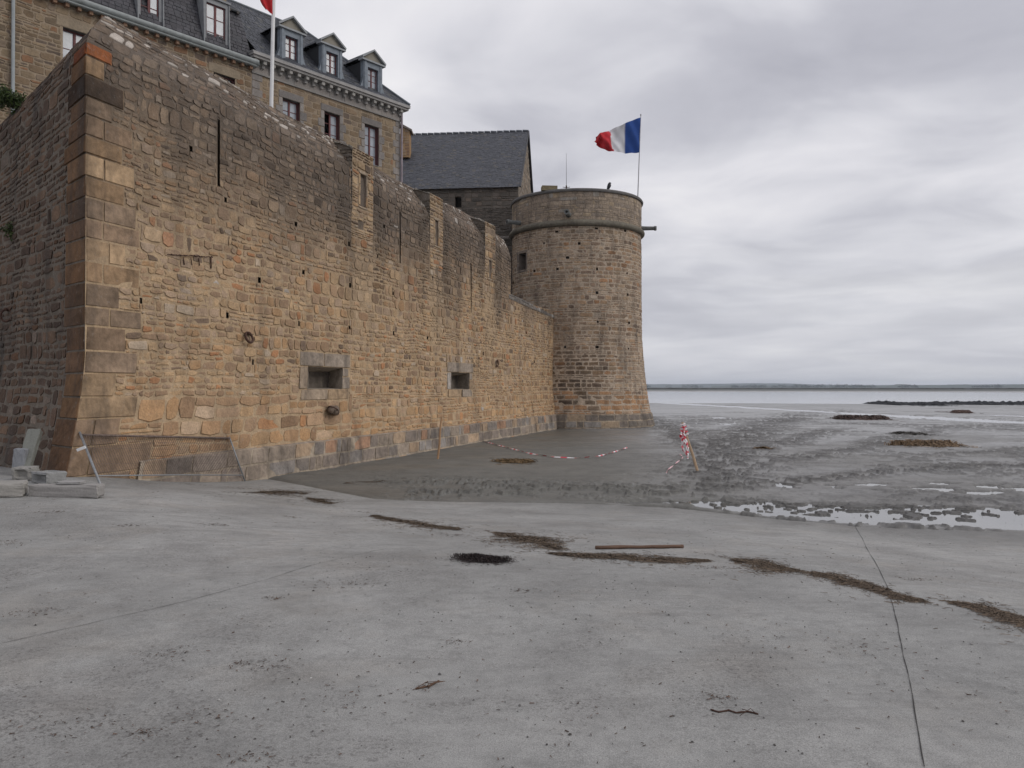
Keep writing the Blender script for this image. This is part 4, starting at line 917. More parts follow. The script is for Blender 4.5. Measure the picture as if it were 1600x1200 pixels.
# roofs
slp = [(.048, .052, .062), (.06, .064, .078), (.036, .04, .048), (.085, .085, .08)]
def slate_col(u, v, rg): return pick(slp, [3, 3, 2, .8], len(u), rg)*rg.uniform(.85, 1.15, (len(u), 1))
def plane_f(o_, e1, e2):
    o_ = np.array(o_, float); e1 = np.array(e1, float); e2 = np.array(e2, float); nn = np.cross(e1, e2); nn /= np.linalg.norm(nn)
    def f(u, v, d): return o_+np.multiply.outer(np.asarray(u, float), e1)+np.multiply.outer(np.asarray(v, float)*1.0, e2)+np.multiply.outer(np.asarray(d, float), nn)
    return f
def slates(mb, p00, p10, p11, p01, seed=1, h=.2, w_=(.18, .3), pal=None):
    """tile the quad p00-p10 (eave) to p01-p11 (top) with slates"""
    p00, p10, p11, p01 = [np.array(p, float) for p in (p00, p10, p11, p01)]
    W_ = max(np.linalg.norm(p10-p00), np.linalg.norm(p11-p01)); H_ = (np.linalg.norm(p01-p00)+np.linalg.norm(p11-p10))/2
    nn = np.cross(p10-p00, (p01+p11)/2-(p00+p10)/2); nn /= np.linalg.norm(nn); 
    if nn[2] < 0: nn = -nn
    def f(u, v, d):
        a = (np.asarray(u)/W_)[..., None]; b = (np.asarray(v)/H_)[..., None]
        return (p00*(1-a)+p10*a)*(1-b)+(p01*(1-a)+p11*a)*b+nn*np.asarray(d)[..., None]
    rg_ = random.Random(seed); cl = []; v = 0; n_ = max(1, round(H_/h)); hh = H_/n_
    for r_ in range(n_):
        u = 0
        while u < W_-1e-3:
            ww = rg_.uniform(*w_); 
            if u+ww > W_-.08: ww = W_-u
            cl.append((u, u+ww, r_*hh, (r_+1)*hh)); u += ww
    stones(mb, f, cl, pal or slate_col, gap=.003, prot=(.006, .02), bev=.008, jit=.004, warp=0, mortar=(.03, .032, .04), rnd=.02, base=0, seed=seed, smear=.6)
    mb.grid(np.array([[p00, p01], [p10, p11]]), (.03, .03, .035))
RZ, RD = 18.5, 3.54
mb = MB()
slates(mb, bp_(-.38, .38, 14.80), bp_(SPL, .38, 14.80), bp_(SPL, -RD, RZ+.1), bp_(RD, -RD, RZ+.1), 51)     # main slope
slates(mb, bp_(-.38, .38, 14.80), bp_(-.38, -7.4, 14.80), bp_(RD, -RD-.01, RZ+.1), bp_(RD, -RD+.01, RZ+.1), 52)
slates(mb, bp_(-.38, -7.4, 14.8), bp_(SPL, -7.4, 14.8), bp_(SPL, -RD, RZ+.1), bp_(RD, -RD, RZ+.1), 53, .4, (.5, .9))
for a, b in ((bp_(RD, -RD, RZ+.14), bp_(SPL+.4, -RD, RZ+.14)), (bp_(-.38, .38, 14.86), bp_(RD, -RD, RZ+.14))): mb.tube([a, b], .06, 8, (.16, .18, .2))
mb.build('roof', M_SL, house)
# left wing mansard
MZ = 16.62
mb = MB()
slates(mb, bp_(SPL, .12, 14.42), bp_(SEND, .12, 14.42), bp_(SEND, -.62, MZ), bp_(SPL+.2, -.62, MZ), 54, .18, pal=lambda u, v, rg: pick([(.05, .05, .058), (.062, .06, .07), (.042, .04, .047)], [1, 1, 1], len(u), rg))
slates(mb, bp_(SPL+.2, -.50, MZ+.1), bp_(SEND, -.50, MZ+.1), bp_(SEND, -RD, RZ+.25), bp_(SPL+.0, -RD, RZ+.25), 55)
slates(mb, bp_(SPL, -7.2, 14.4), bp_(SEND, -7.2, 14.4), bp_(SEND, -RD, RZ+.25), bp_(SPL, -RD, RZ+.25), 56, .4, (.5, .9))
mb.add([bp_(SPL+.02, .12, 14.42), bp_(SPL+.21, -.62, MZ), bp_(SPL+.02, -RD, RZ+.25), bp_(SPL+.02, -RD, 14.4)], [(0, 1, 2, 3)], None, (.06, .06, .07))
mb.build('mansard_roof', M_SL, house)
mb = MB(); mb.tube([bp_(SPL+.25, -.52, MZ+.04), bp_(SEND, -.52, MZ+.04)], .07, 8, (.06, .065, .07)); 
for k_ in range(40): bbox(mb, SPL+.35+k_*.4, SPL+.45+k_*.4, -.56, -.42, MZ-.08, MZ+.01, (.06, .05, .045))
mb.build('roof_edge', M_SL, house)
mb = MB(); G = []
for s_ in (SPL-.15, SEND): G.append([bp_(s_, .06+.20+.13*math.cos(a), 14.36+.14*math.sin(a)) for a in np.linspace(math.pi*.95, 2.15*math.pi, 12)])
mb.grid(np.array(G)); bbox(mb, SPL-.16, SEND, 0, .30, 14.16, 14.22); bbox(mb, SPL-.16, SPL-.13, .1, .37, 14.2, 14.42)
mb.build('gutter', mat('gutter_zinc', .5, f_flat((.26, .285, .285), .2, 4, .05), .4), house, True)
for k_ in range(36):
    s_ = SPL+.05+k_*.42; mb = MB(); bbox(mb, s_, s_+.13, 0, .20, 14.02, 14.155, (.24, .15, .10)); mb.build('modillion', M_BLD, house)
# mansard windows
for (xa, xb, op) in ((219, 248, True), (322, 352, False)):
    s1, s0 = sx(xa)+.02, sx(xb)+.02; dm = thing('mansard_window', None, None); dm.parent = house
    z0, z1 = 14.50, 16.30; 
    if op: z1 = 16.55
    mb = MB(); e = .14
    for a, b, e0, e1 in ((s0-e, s0, z0-.05, z1+.2), (s1, s1+e, z0-.05, z1+.2), (s0, s1, z1, z1+.2)): bbox(mb, a, b, -.6, .02, e0, e1)
    for ss_, sg_ in ((s0-e, -1), (s1+e, 1)):
        mb.box8([bp_(ss_-.02, .14, z0-.1), bp_(ss_+.02, .14, z0-.1), bp_(ss_+.02, .05, z0-.1), bp_(ss_-.02, .05, z0-.1), bp_(ss_-.02, .06, z1+.2), bp_(ss_+.02, .06, z1+.2), bp_(ss_+.02, -.5, z1+.2), bp_(ss_-.02, -.5, z1+.2)])
    bbox(mb, s0-e-.06, s1+e+.06, -.8, .10, z1+.2, z1+.28)
    mb.build('casing', mat('casing_lead', .6, f_flat((.24, .25, .26), .15, 5, 0)), dm)
    fr_ = MB(); gl = MB(); br = MB(); m_ = (s0+s1)/2; c = .05; dep = -.08
    for a, b, e0, e1 in ((s0, s0+c, z0, z1), (s1-c, s1, z0, z1), (s0+c, s1-c, z1-c, z1), (s0+c, s1-c, z0, z0+c), (m_-.05, m_+.05, z0+c, z1-c)): bbox(fr_, a, b, dep-.03, dep+.03, e0, e1)
    for k_ in (1, 2):
        zz_ = z0+(z1-z0)*k_/3
        for a, b in ((s0+c, m_-.05), (m_+.05, s1-c)): bbox(fr_, a, b, dep-.012, dep+.02, zz_-.015, zz_+.015)
    bbox(gl, s0+c, m_-.05, dep-.004, dep+.004, z0+c, z1-c)
    if not op: bbox(gl, m_+.05, s1-c, dep-.004, dep+.004, z0+c, z1-c)
    fr_.build('joinery', M_RED, dm); gl.build('pane', M_GLASS, dm); bk2 = MB(); bbox(bk2, s0, s1, -.6, -.55, z0, z1); bk2.build('dark_room', M_VOID, dm)
# pedimented dormers
for x_ in (580, 516, 453):
    sc_ = sx(x_)+.02; dm = thing('dormer', None, None); dm.parent = house
    hw = .60; zb = 14.80; ze = 16.38; za = 17.02; w_ = (sc_-.34, sc_+.34, zb+.06, 16.12)
    mb = MB()                                                          # front casing
    for a, b, e0, e1 in ((sc_-hw, w_[0], zb, ze), (w_[1], sc_+hw, zb, ze), (w_[0], w_[1], w_[3], ze), (w_[0], w_[1], zb, w_[2])): bbox(mb, a, b, -.10, .16, e0, e1)
    for sg_ in (-1, 1):                                                # scroll brackets at the foot, pilaster strips above
        for k_ in range(9):
            f0, f1 = k_/9, (k_+1)/9; wv = .30*(1-f0)**2.2+.02; bbox(mb, *sorted((sc_+sg_*hw, sc_+sg_*(hw+wv))), -.04, .12, zb+f0*.85, zb+f1*.85-.001)
        bbox(mb, *sorted((sc_+sg_*(hw-.16), sc_+sg_*(hw-.05))), .16, .19, zb+.1, ze)
    mb.build('casing', M_LEAD, dm)
    mb = MB(); o0, o1 = hw+.14, .18                                     # pediment
    bbox(mb, sc_-o0, sc_+o0, -.1, .26, ze, ze+.08)
    for sg_ in (-1, 1):
        a0 = (sc_+sg_*o0, ze+.08); a1 = (sc_, za+.06)
        mb.box8([bp_(a0[0], -.1, a0[1]), bp_(a0[0], .28, a0[1]), bp_(a1[0], .28, a1[1]-.09), bp_(a1[0], -.1, a1[1]-.09), bp_(a0[0]+sg_*.03, -.1, a0[1]+.09), bp_(a0[0]+sg_*.03, .28, a0[1]+.09), bp_(a1[0], .28, a1[1]), bp_(a1[0], -.1, a1[1])])
    mb.build('pediment', mat('pediment_lead', .55, f_flat((.26, .275, .29), .15, 5, 0), .4), dm)
    mb = MB(); mb.add([bp_(sc_-o0+.08, .13, ze+.08), bp_(sc_+o0-.08, .13, ze+.08), bp_(sc_, .13, za-.02)], None, [(0, 1, 2)]); mb.build('tympanum', mat('tympanum_paint', .8, f_flat((.26, .24, .2), .15, 6, 0)), dm)
    bd_ = lambda z: -(z-14.8)*(RD/3.8)+.1-.4                           # depth at which the main roof reaches height z
    mb = MB()
    for sg_ in (-1, 1):
        s_ = sc_+sg_*(hw-.03); mb.add([bp_(s_, -.1, zb+.2), bp_(s_, -.1, ze), bp_(s_, bd_(ze)-.1, ze)], None, [(0, 1, 2)], (.022, .024, .028))
    mb.build('cheek', M_SL, dm)
    mb = MB()
    for sg_ in (-1, 1):
        slates(mb, bp_(sc_+sg_*(o0-.03), -.1, ze+.10), bp_(sc_+sg_*(o0-.03), bd_(ze)-.5, ze+.10), bp_(sc_, bd_(za)-.5, za+.0), bp_(sc_, -.1, za+.0), 60)
    mb.tube([bp_(sc_, -.1, za+.03), bp_(sc_, bd_(za)-.4, za+.03)], .03, 6, (.2, .22, .24)); mb.build('dormer_roof', M_SL, dm)
    # joinery + pane as sub-parts
    fr_ = MB(); gl = MB(); c = .05; m_ = sc_; dep = -.02
    for a, b, e0, e1 in ((w_[0], w_[0]+c, w_[2], w_[3]), (w_[1]-c, w_[1], w_[2], w_[3]), (w_[0]+c, w_[1]-c, w_[3]-c, w_[3]), (w_[0]+c, w_[1]-c, w_[2], w_[2]+c), (m_-.04, m_+.04, w_[2]+c, w_[3]-c)): bbox(fr_, a, b, dep-.03, dep+.03, e0, e1)
    for k_ in (1, 2, 3):
        zz_ = w_[2]+(w_[3]-w_[2])*k_/4
        for a, b in ((w_[0]+c, m_-.04), (m_+.04, w_[1]-c)): bbox(fr_, a, b, dep-.012, dep+.02, zz_-.013, zz_+.013)
    bbox(gl, w_[0]+c, m_-.04, dep-.004, dep+.004, w_[2]+c, w_[3]-c); 
    bbox(gl, m_+.04, w_[1]-c, dep-.004, dep+.004, w_[2]+c, w_[3]-c)
    fr_.build('joinery', M_RED, dm); gl.build('pane', M_GLASS, dm)
# chimney on the wing, downpipes
mb = MB(); s_ = sx(366); stc = cells(0, 1.5, 16.6, 19.6, (.25, .3), (.3, .5), 0, 71)
bbox(mb, s_, s_+1.2, -1.5, -.7, 16.6, 19.6, (.28, .22, .14)); fC = lambda u, v, d: fB(u+s_-.0, v, d-.695); stones(mb, fC, [(a*.8, b*.8, c, d_) for a, b, c, d_ in stc], lambda u, v, rg: pick([(.28, .22, .13), (.24, .2, .13)], [1, 1], len(u), rg), warp=0, mortar=(.25, .2, .14)); mb.build('chimney', M_BLD, house)
mb = MB(); mb.tube([bp_(-.02, .14, 14.5), bp_(-.02, .14, 13.9), bp_(-.02, .1, 6.8)], .055, 8, (.3, .3, .32)); mb.build('downpipe', mat('pipe', .5, f_flat((.28, .24, .26), .2, 3, 0)), house)
sp = sx(17); mb = MB(); mb.tube([bp_(sp, .14, 14.2), bp_(sp, .12, 6.8)], .06, 8); mb.build('downpipe', mat('pipe_grey', .5, f_flat((.33, .36, .37), .1, 3, 0)), house)

# ================================================================= SLATE ROOF HOUSE
h2 = thing('slate_roof_house', 'long low stone building under a steep dark slate roof beside the round tower', 'house')
g0 = np.array([.42, 52.0]); gw = np.array([.10, 1.0]); gw /= np.linalg.norm(gw); gl_ = np.array([-gw[1], gw[0]]); W2 = 6.6
ez, rz_ = 13.1+EYE, 18.75+EYE; LEN = 15
def hp(l, w_, z): q = g0+gl_*l+gw*w_; return (q[0], q[1], z)
mb = MB(); 
slates(mb, hp(-.12, -.25, ez-.12), hp(LEN, -.25, ez-.12), hp(LEN, W2, rz_), hp(-.12, W2, rz_), 81, .2, (.18, .3), pal=lambda u, v, rg: pick([(.06, .063, .075), (.072, .075, .088), (.052, .055, .064), (.09, .085, .08)], [3, 3, 2, .6], len(u), rg))
slates(mb, hp(-.12, 2*W2+.25, ez-.12), hp(LEN, 2*W2+.25, ez-.12), hp(LEN, W2, rz_), hp(-.12, W2, rz_), 82, .4, (.5, .9))
for k_ in range(32): mb.tube([hp(-.12+k_*.47, W2, rz_+.04), hp(-.12+k_*.47+.42, W2, rz_+.07)], .075, 8, (.13, .14, .16))
mb.tube([hp(-.14, -.27, ez-.12), hp(-.14, W2, rz_+.02), hp(-.14, 2*W2+.25, ez-.12)], .06, 6, (.05, .05, .055))
mb.build('roof', M_SL, h2)
wn = None
aw = (711-800)/FPX; 
# window position on the front wall
l_ = -( (g0[0]-aw*g0[1]) )/(gl_[0]-aw*gl_[1]); w3 = (l_-.42, l_+.02, EYE+(605-322)/FPX*52, EYE+(605-305)/FPX*52)
w3 = tuple(sorted(w3[:2]))+tuple(w3[2:])
fH = lambda u, v, d: np.stack([g0[0]+gl_[0]*u-gw[0]*d, g0[1]+gl_[1]*u-gw[1]*d, np.asarray(v, float)+0*u], -1)
mb = MB(); cl = subtract(cells(0, LEN, 7.5, ez, (.22, .32), (.25, .6), .3, 83), [w3])
stones(mb, fH, cl, lambda u, v, rg: pick([(.13, .115, .10), (.17, .145, .125), (.10, .09, .08), (.2, .16, .13)], [3, 2, 2, 1], len(u), rg), warp=.015, mortar=(.15, .13, .11))
backing(mb, fH, ticks(0, LEN, .6, w3[:2]), ticks(7, ez, .6, w3[2:]), [w3], lambda U, V: np.zeros(U.shape+(3,))+np.array([.14, .12, .10]))
fG = lambda u, v, d: np.stack([g0[0]+gw[0]*u-gl_[0]*d, g0[1]+gw[1]*u-gl_[1]*d, np.asarray(v, float)+0*u], -1)
cg = [c for c in cells(0, 2*W2, 7.5, rz_, (.24, .32), (.3, .6), .2, 84) if c[3] < ez+(rz_-ez)*(1-abs((c[0]+c[1])/2-W2)/W2)-.1]
stones(mb, fG, cg, lambda u, v, rg: pick([(.26, .22, .18), (.30, .24, .18), (.22, .19, .155)], [1, 1, 1], len(u), rg), warp=.01, mortar=(.26, .22, .18))
mb.add([hp(0, 0, 7), hp(0, 2*W2, 7), hp(0, 2*W2, ez), hp(0, W2, rz_-.1), hp(0, 0, ez)], [(0, 1, 2, 4)], [(4, 2, 3)], (.25, .21, .17))
mb.add([hp(LEN, 0, 7), hp(LEN, 2*W2, 7), hp(LEN, 2*W2, ez), hp(LEN, W2, rz_-.1), hp(LEN, 0, ez)], [(0, 1, 2, 4)], [(4, 2, 3)], (.25, .21, .17))
mb.add([hp(0, 2*W2, 7), hp(LEN, 2*W2, 7), hp(LEN, 2*W2, ez), hp(0, 2*W2, ez)], [(0, 1, 2, 3)], None, (.25, .21, .17))
mb.build('wall', M_BLD, h2)
mb = MB(); recess(mb, fH, *w3, .3, 0, (.2, .17, .14), (.012, .011, .01)); mb.build('window', M_QU, h2)
mb = MB(); fC2 = lambda u, v, d: fH(u, v, d)
# chimney beside the big house, photo (627-642, 192-225)
Yc = 56.0; xa, xb = (624-800)/FPX*Yc, (641-800)/FPX*Yc; zc0, zc1 = EYE+(605-232)/FPX*Yc, EYE+(605-200)/FPX*Yc
mb.box(((xa+xb)/2, Yc+.4, (zc0+zc1)/2-.3), (xb-xa-.1, .9, zc1-zc0+.6), 0, col=(.34, .22, .12))
stones(mb, lambda u, v, d: np.stack([xa+.05+u, Yc-.05-d+0*u, v+0*u], -1), cells(0, xb-xa-.1, zc0-.5, zc1, (.16, .22), (.2, .35), 0, 5), lambda u, v, rg: pick([(.34, .24, .15), (.3, .22, .15), (.24, .15, .10)], [1, 1, 1], len(u), rg), prot=(.005, .02), warp=0, mortar=(.3, .25, .2))
p = [(xa-.1, Yc-.2), (xb+.12, Yc-.2), (xb+.12, Yc+1), (xa-.1, Yc+1)]
mb.box8([(p[0][0], p[0][1], zc1+.25), (p[1][0], p[1][1], zc1-.25), (p[2][0], p[2][1], zc1-.25), (p[3][0], p[3][1], zc1+.25), (p[0][0], p[0][1], zc1+.42), (p[1][0], p[1][1], zc1-.12), (p[2][0], p[2][1], zc1-.12), (p[3][0], p[3][1], zc1+.42)], (.2, .17, .15))
mb.build('chimney', M_BLD, h2)
# linking wall between slate house and tower (behind the rampart)
lw = thing('linking_wall', 'dark stone wall joining the round tower to the slate-roofed building', 'wall')
La = np.array([-4.6, 50.2]); Lb = np.array([2.2, 49.0]); Ld = (Lb-La); LL = np.linalg.norm(Ld); Ld /= LL; Ln = np.array([Ld[1], -Ld[0]])
fLW = lambda u, v, d: np.stack([La[0]+Ld[0]*u+Ln[0]*d, La[1]+Ld[1]*u+Ln[1]*d, np.asarray(v, float)+0*u], -1)
mb = MB(); stones(mb, fLW, cells(0, LL, 6, 13.35, (.2, .3), (.2, .5), .5, 85), lambda u, v, rg: pick([(.12, .105, .09), (.15, .13, .11), (.09, .08, .07), (.2, .16, .13)], [3, 3, 2, 1], len(u), rg), warp=.02, mortar=(.13, .115, .1))
mb.box8([(*(La-Ln*.6), 6), (*(Lb-Ln*.6), 6), (*Lb, 6), (*La, 6), (*(La-Ln*.6), 13.38), (*(Lb-Ln*.6), 13.38), (*Lb, 13.38), (*La, 13.38)], (.13, .115, .1))
mb.build('masonry', M_ST, lw)
mb = MB(); mb.tube([fLW(np.array([LL-3]), np.array([11.42]), np.array([.02]))[0], fLW(np.array([LL]), np.array([11.42]), np.array([.02]))[0]], .13, 10, (.2, .18, .16)); mb.build('moulding', M_QU, lw, True)

# ground inside the walls
mb = MB(); q1 = P0-AB*.8; far = P0+dR*22.5-nR*1.0; ql_ = P0+dL*13-nL*.6
mb.add([(*q1, 7.6), (*far, 7.6), (far[0]-3, far[1]+9, 7.6), (-6, 66, 7.6), (-40, 75, 7.6), (-48, 52, 7.6), (*ql_, 7.6)], None, [(0, 1, 2), (0, 2, 3), (0, 3, 4), (0, 4, 5), (0, 5, 6)], (.2, .18, .15))
tag(mb.build('terrace', M_RAMP), kind='structure')

# white flagpole with a red flag behind the rampart
fp2 = thing('flagpole', 'tall white flagpole with a red flag, in front of the big stone house', 'flagpole')
Y2 = 21.9; xa = (423.5-800)/FPX*Y2; mb = MB(); mb.tube([(xa, Y2, 7.6), (xa, Y2, 10), ((427-800)/FPX*Y2, Y2, 13.0), ((430-800)/FPX*Y2, Y2, 16)], [.055, .052, .048, .045], 12); mb.build('pole', M_WHT, fp2, True)
G = np.zeros((14, 26, 3)); zt_, zbm = 15.9, EYE+(605-24)/FPX*Y2
for i in range(14):
    for j in range(26):
        f_, g = i/13, j/25; wd = (.26+.5*math.sin(g*2.2)**2)*(1-.45*g)
        G[i, j] = (xa+.07+.04*(1-g)-f_*wd*(.75+.25*math.cos(g*8)), Y2-.04+.09*math.sin(f_*11+g*3)*f_, zt_-(zt_-zbm)*g+.18*f_*(g > .9)*(g-.9)*10-.0)
mb = MB(); mb.grid(G, (.50, .035, .04)); mb.build('flag', M_CLOTH, fp2, True)

# ================================================================= LOOSE THINGS
# wire fence panel leaning on the wall
fn = thing('fence_panel', 'rusty grey wire mesh fence panel leaning against the foot of the rampart', 'fence')
fa, fb = GR(160, 764), GR(383, 752)
ta = wpt(0, 1.4, .1)
def lean(x, y, d): 
    u, z = WR(x, y); return Vector(wpt(u, z, d))
TA, TB = lean(127, 675, .05), lean(359, 682, .05); FA, FB = Vector(fa)+Vector((0, 0, .0)), Vector(fb)
mb = MB(); mb.tube([FA, TA], .021, 8); mb.build('post', M_GALV, fn, True)
mb = MB(); mb.tube([FB, TB], .018, 8); mb.build('post', M_GALV, fn, True)
def fpnt(a, b): return (FA*(1-a)+FB*a)*(1-b)+(TA*(1-a)+TB*a)*b
M_RUSTW = mat('rusty_wire', .7, f_flat((.17, .13, .11), .4, 15, .1), .3, .3)
mb = MB(); mb.tube([fpnt(0, .95), fpnt(1, .97)], .022, 8); mb.build('rail', M_RUSTW, fn, True)
mb = MB(); mb.tube([fpnt(0, .22), fpnt(.5, .19), fpnt(1, .14)], .012, 8); mb.build('rail', M_GALV, fn, True)
mb = MB(); rg_ = random.Random(3)
for k_ in range(1, 74):
    a = k_/74; bow = .02*math.sin(a*3.1)
    mb.tube([fpnt(a+.0, .20), fpnt(a-.006, .5)+Vector((bow, -bow, 0)), fpnt(a-.001, .96)], .0042, 4, cap=False)
for b in (.28, .42, .56, .70, .84): mb.tube([fpnt(0, b), fpnt(.3, b+.012), fpnt(.7, b-.01), fpnt(1, b)], .0035, 4, cap=False)
mb.build('wire_mesh', M_RUSTW, fn)
mb = MB(); p = fpnt(0, .70); mb.box(tuple(p+Vector((-.06, -.05, .0))), (.16, .02, .05), .3, rot=np.array([[.93, 0, -.36], [0, 1, 0], [.36, 0, .93]]), col=(.7, .7, .7)); mb.build('plastic_tag', M_WHT, fn)

# concrete blocks and posts at the corner
def block(name, label, cat, c, sz, rz, rx=0.0, ry=0.0, hollow=None, chips=7, col=(.30, .29, .27), group=None, bev=.012):
    bm = bmesh.new(); bmesh.ops.create_cube(bm, size=1.0)
    for v in bm.verts: v.co = Vector((v.co.x*sz[0], v.co.y*sz[1], v.co.z*sz[2]))
    bmesh.ops.subdivide_edges(bm, edges=bm.edges[:], cuts=5, use_grid_fill=True)
    if hollow:                                   # pockets pressed into faces
        for (ax, sgn, a0, a1, b0, b1, dep) in hollow:
            o_ = [i for i in range(3) if i != ax]
            for v in bm.verts:
                if abs(v.co[ax]-sgn*sz[ax]/2) < 1e-4 and a0 <= v.co[o_[0]]/sz[o_[0]] <= a1 and b0 <= v.co[o_[1]]/sz[o_[1]] <= b1: v.co[ax] -= sgn*dep
    rg_ = random.Random(hash(name) % 1000+int(c[0]*100) % 97+int(c[1]*10))
    for v in bm.verts:
        n_ = sum(abs(abs(v.co[i])-sz[i]/2) < 1e-4 for i in range(3))
        if n_ >= 2: v.co *= 1-(bev*1.2)/max(.1, v.co.length)*rg_.uniform(.4, 1.8)
        v.co += Vector((rg_.uniform(-1, 1), rg_.uniform(-1, 1), rg_.uniform(-1, 1)))*.0035
    me = bpy.data.meshes.new(name); bm.to_mesh(me); bm.free(); me.materials.append(M_CONC)
    at = me.color_attributes.new('Col', 'FLOAT_COLOR', 'POINT'); cc = np.ones((len(me.vertices), 4), np.float32); cc[:, :3] = np.array(col)*.84; at.data.foreach_set('color', cc.ravel())
    o = bpy.data.objects.new(name, me); COL.objects.link(o); o.location = c; o.rotation_euler = (rx, ry, rz)
    return tag(o, label, cat, group)
g1 = GR(98, 777); block('concrete_slab', 'long pale concrete slab lying flat in front of the rampart corner', 'concrete slab', (g1[0], g1[1]+.12, g1[2]+.085), (1.02, .26, .19), R(2), col=(.34, .325, .31), group='pale concrete slabs on the ground by the corner')
block('concrete_slab', 'small pale flat concrete piece on top of the long slab by the corner', 'concrete slab', (g1[0]+.06, g1[1]+.13, g1[2]+.205), (.36, .2, .045), R(4), col=(.36, .35, .34), group='pale concrete slabs on the ground by the corner')
g2 = GR(68, 757); block('hollow_block', 'grey concrete block with a round hollow in its top beside the leaning post', 'concrete block', (g2[0], g2[1]+.16, g2[2]+.10), (.42, .36, .2), R(-28), hollow=[(2, 1, -.25, .25, -.25, .25, .12), (1, -1, -.2, .35, -.2, .2, .09)], col=(.30, .30, .295), group='hollow concrete blocks by the leaning post')
g3 = GR(32, 751); block('hollow_block', 'squarish grey concrete block with a slot at the foot of the leaning post', 'concrete block', (g3[0], g3[1]+.14, g3[2]+.11), (.32, .3, .22), R(6), hollow=[(1, -1, -.3, .3, -.2, .2, .06)], col=(.31, .30, .28), group='hollow concrete blocks by the leaning post')
g4 = GR(2, 778); block('concrete_slab', 'thick pale concrete slab cut off by the left edge of the picture', 'concrete slab', (g4[0]-.22, g4[1]+.2, g4[2]+.10), (.8, .55, .2), R(24), col=(.35, .335, .31), group='pale concrete slabs on the ground by the corner')
g5 = GR(12, 745); block('concrete_stub', 'short upright grey concrete stub beside the leaning post at the far left', 'concrete post', (g5[0], g5[1]+.35, g5[2]+.20), (.2, .2, .52), R(15), ry=R(4), col=(.27, .28, .30))
pa = Vector(((33-800)/FPX*13.9, 13.9, .62)); pt = Vector(((56-800)/FPX*14.5, 14.5, EYE+(605-672)/FPX*14.5)); ctr = (pa+pt)/2; dv = (pt-pa); L_ = dv.length
o = block('concrete_post', 'long grey concrete post leaning against the damp side of the rampart corner', 'concrete post', ctr, (.22, .13, L_), 0, hollow=[(0, -1, -.3, .3, .1, .3, .03)], col=(.21, .215, .195))
o.rotation_mode = 'QUATERNION'; o.rotation_quaternion = dv.to_track_quat('Z', 'Y')

# stakes and tape
def stake(label, x0, y0, x1, y1, r, dy=.0, col=(.42, .26, .15), g=None):
    b = Vector(GM(x0, y0)); b.z = min(b.z, .02)
    Yt = b.y+dy; tp_ = Vector(((x1-800)/FPX*Yt, Yt, EYE+(605-y1)/FPX*Yt)); mb = MB()
    base_ = b-(tp_-b).normalized()*.15; bend = Vector((.012, .01, 0))
    mb.tube([base_, b*.66+tp_*.34+bend, b*.33+tp_*.67-bend*.5, tp_], [r, r*1.0, r*.95, r*.82], 7, col); return mb, b, tp_
st1 = thing('wooden_stake', 'thin brown wooden stake leaning in the mud close to the rampart plinth', 'stake', 'wooden stakes in the mud'); mb, b1, t1 = stake('', 684, 717, 690, 652, .032); mb.build('shaft', M_WOOD, st1)
st2 = thing('wooden_stake', 'tilted pale wooden stake in the mud with striped tape knotted round its top', 'stake', 'wooden stakes in the mud'); mb, b2, t2 = stake('', 1090, 739, 1066, 660, .036, 0, (.46, .33, .22)); mb.build('shaft', M_WOOD, st2)
def ribbon(mb, pts, wd, up_=(0, 0, 1), stripe=.12, flat=True, w2=None):
    pts = [Vector(p) for p in pts]; res = []
    for a, b in zip(pts[:-1], pts[1:]):
        n_ = max(2, int((b-a).length/.03)); res += [a.lerp(b, i/n_) for i in range(n_)]
    res.append(pts[-1]); L_ = 0; V = []; Cc = []; rg_ = random.Random(3)
    for i, p in enumerate(res):
        d = (res[min(i+1, len(res)-1)]-res[max(0, i-1)]).normalized(); side = d.cross(Vector(up_)).normalized(); tw = .8*math.sin(i*.11)
        side = (side*math.cos(tw)+Vector(up_)*math.sin(tw)*(.9 if flat else .2)).normalized()
        if i: L_ += (p-res[i-1]).length
        c = (.62, .05, .08) if int(L_/stripe) % 2 else (.75, .73, .74)
        V.append([p-side*wd/2, p+side*wd/2]); Cc.append([c, c])
    mb.grid(np.array([[tuple(a), tuple(b)] for a, b in V]), np.array(Cc))
mb = MB(); rg_ = random.Random(9)
for k_ in range(9):
    p0 = t2+Vector((rg_.uniform(-.03, .05), -.04, rg_.uniform(-.06, -.02)-.03*k_)); ln = rg_.uniform(.2, .75)
    pts = [p0]; p = p0.copy()
    for j in range(8): p = p+Vector((rg_.uniform(-.035, .05), rg_.uniform(-.02, .012), -ln/8)); pts.append(p.copy())
    ribbon(mb, pts, .05, (0, 1, 0), .10)
for k_ in range(5):
    c_ = t2+(b2-t2)*(.04+.05*k_); mb.tube(ring_pts(c_, (t2-b2), .05+.01*rg_.random(), 10), .02, 5, (.62, .06, .09) if k_ % 2 else (.74, .66, .68), cap=False)
mb.build('knotted_tape', M_TAPE, st2)
tape = MB(); pts = []
for (x, y) in [(755, 690), (775, 696), (800, 703), (830, 710.5), (865, 715.5), (900, 717), (935, 714), (960, 707), (980, 700)]:
    q = GM(x, y); pts.append((q[0], q[1], q[2]+.03))
ribbon(tape, pts, .045, (0, 0, 1), .22); tag(tape.build('barrier_tape', M_TAPE), 'red and white striped tape sagging across the smooth mud in front of the tower', 'barrier tape')
tape = MB(); q = GM(1041, 741); q2_ = GM(1062, 712)
ribbon(tape, [(q[0], q[1], q[2]+.02), (q[0]+.12, q[1]+.5, .05), (q2_[0]-.1, q2_[1]-1.0, .04), (q2_[0], q2_[1], q2_[2]+.03)], .03, (0, 0, 1), .1); tag(tape.build('barrier_tape', M_TAPE), 'short loose length of striped tape on the mud left of the taped stake', 'barrier tape')

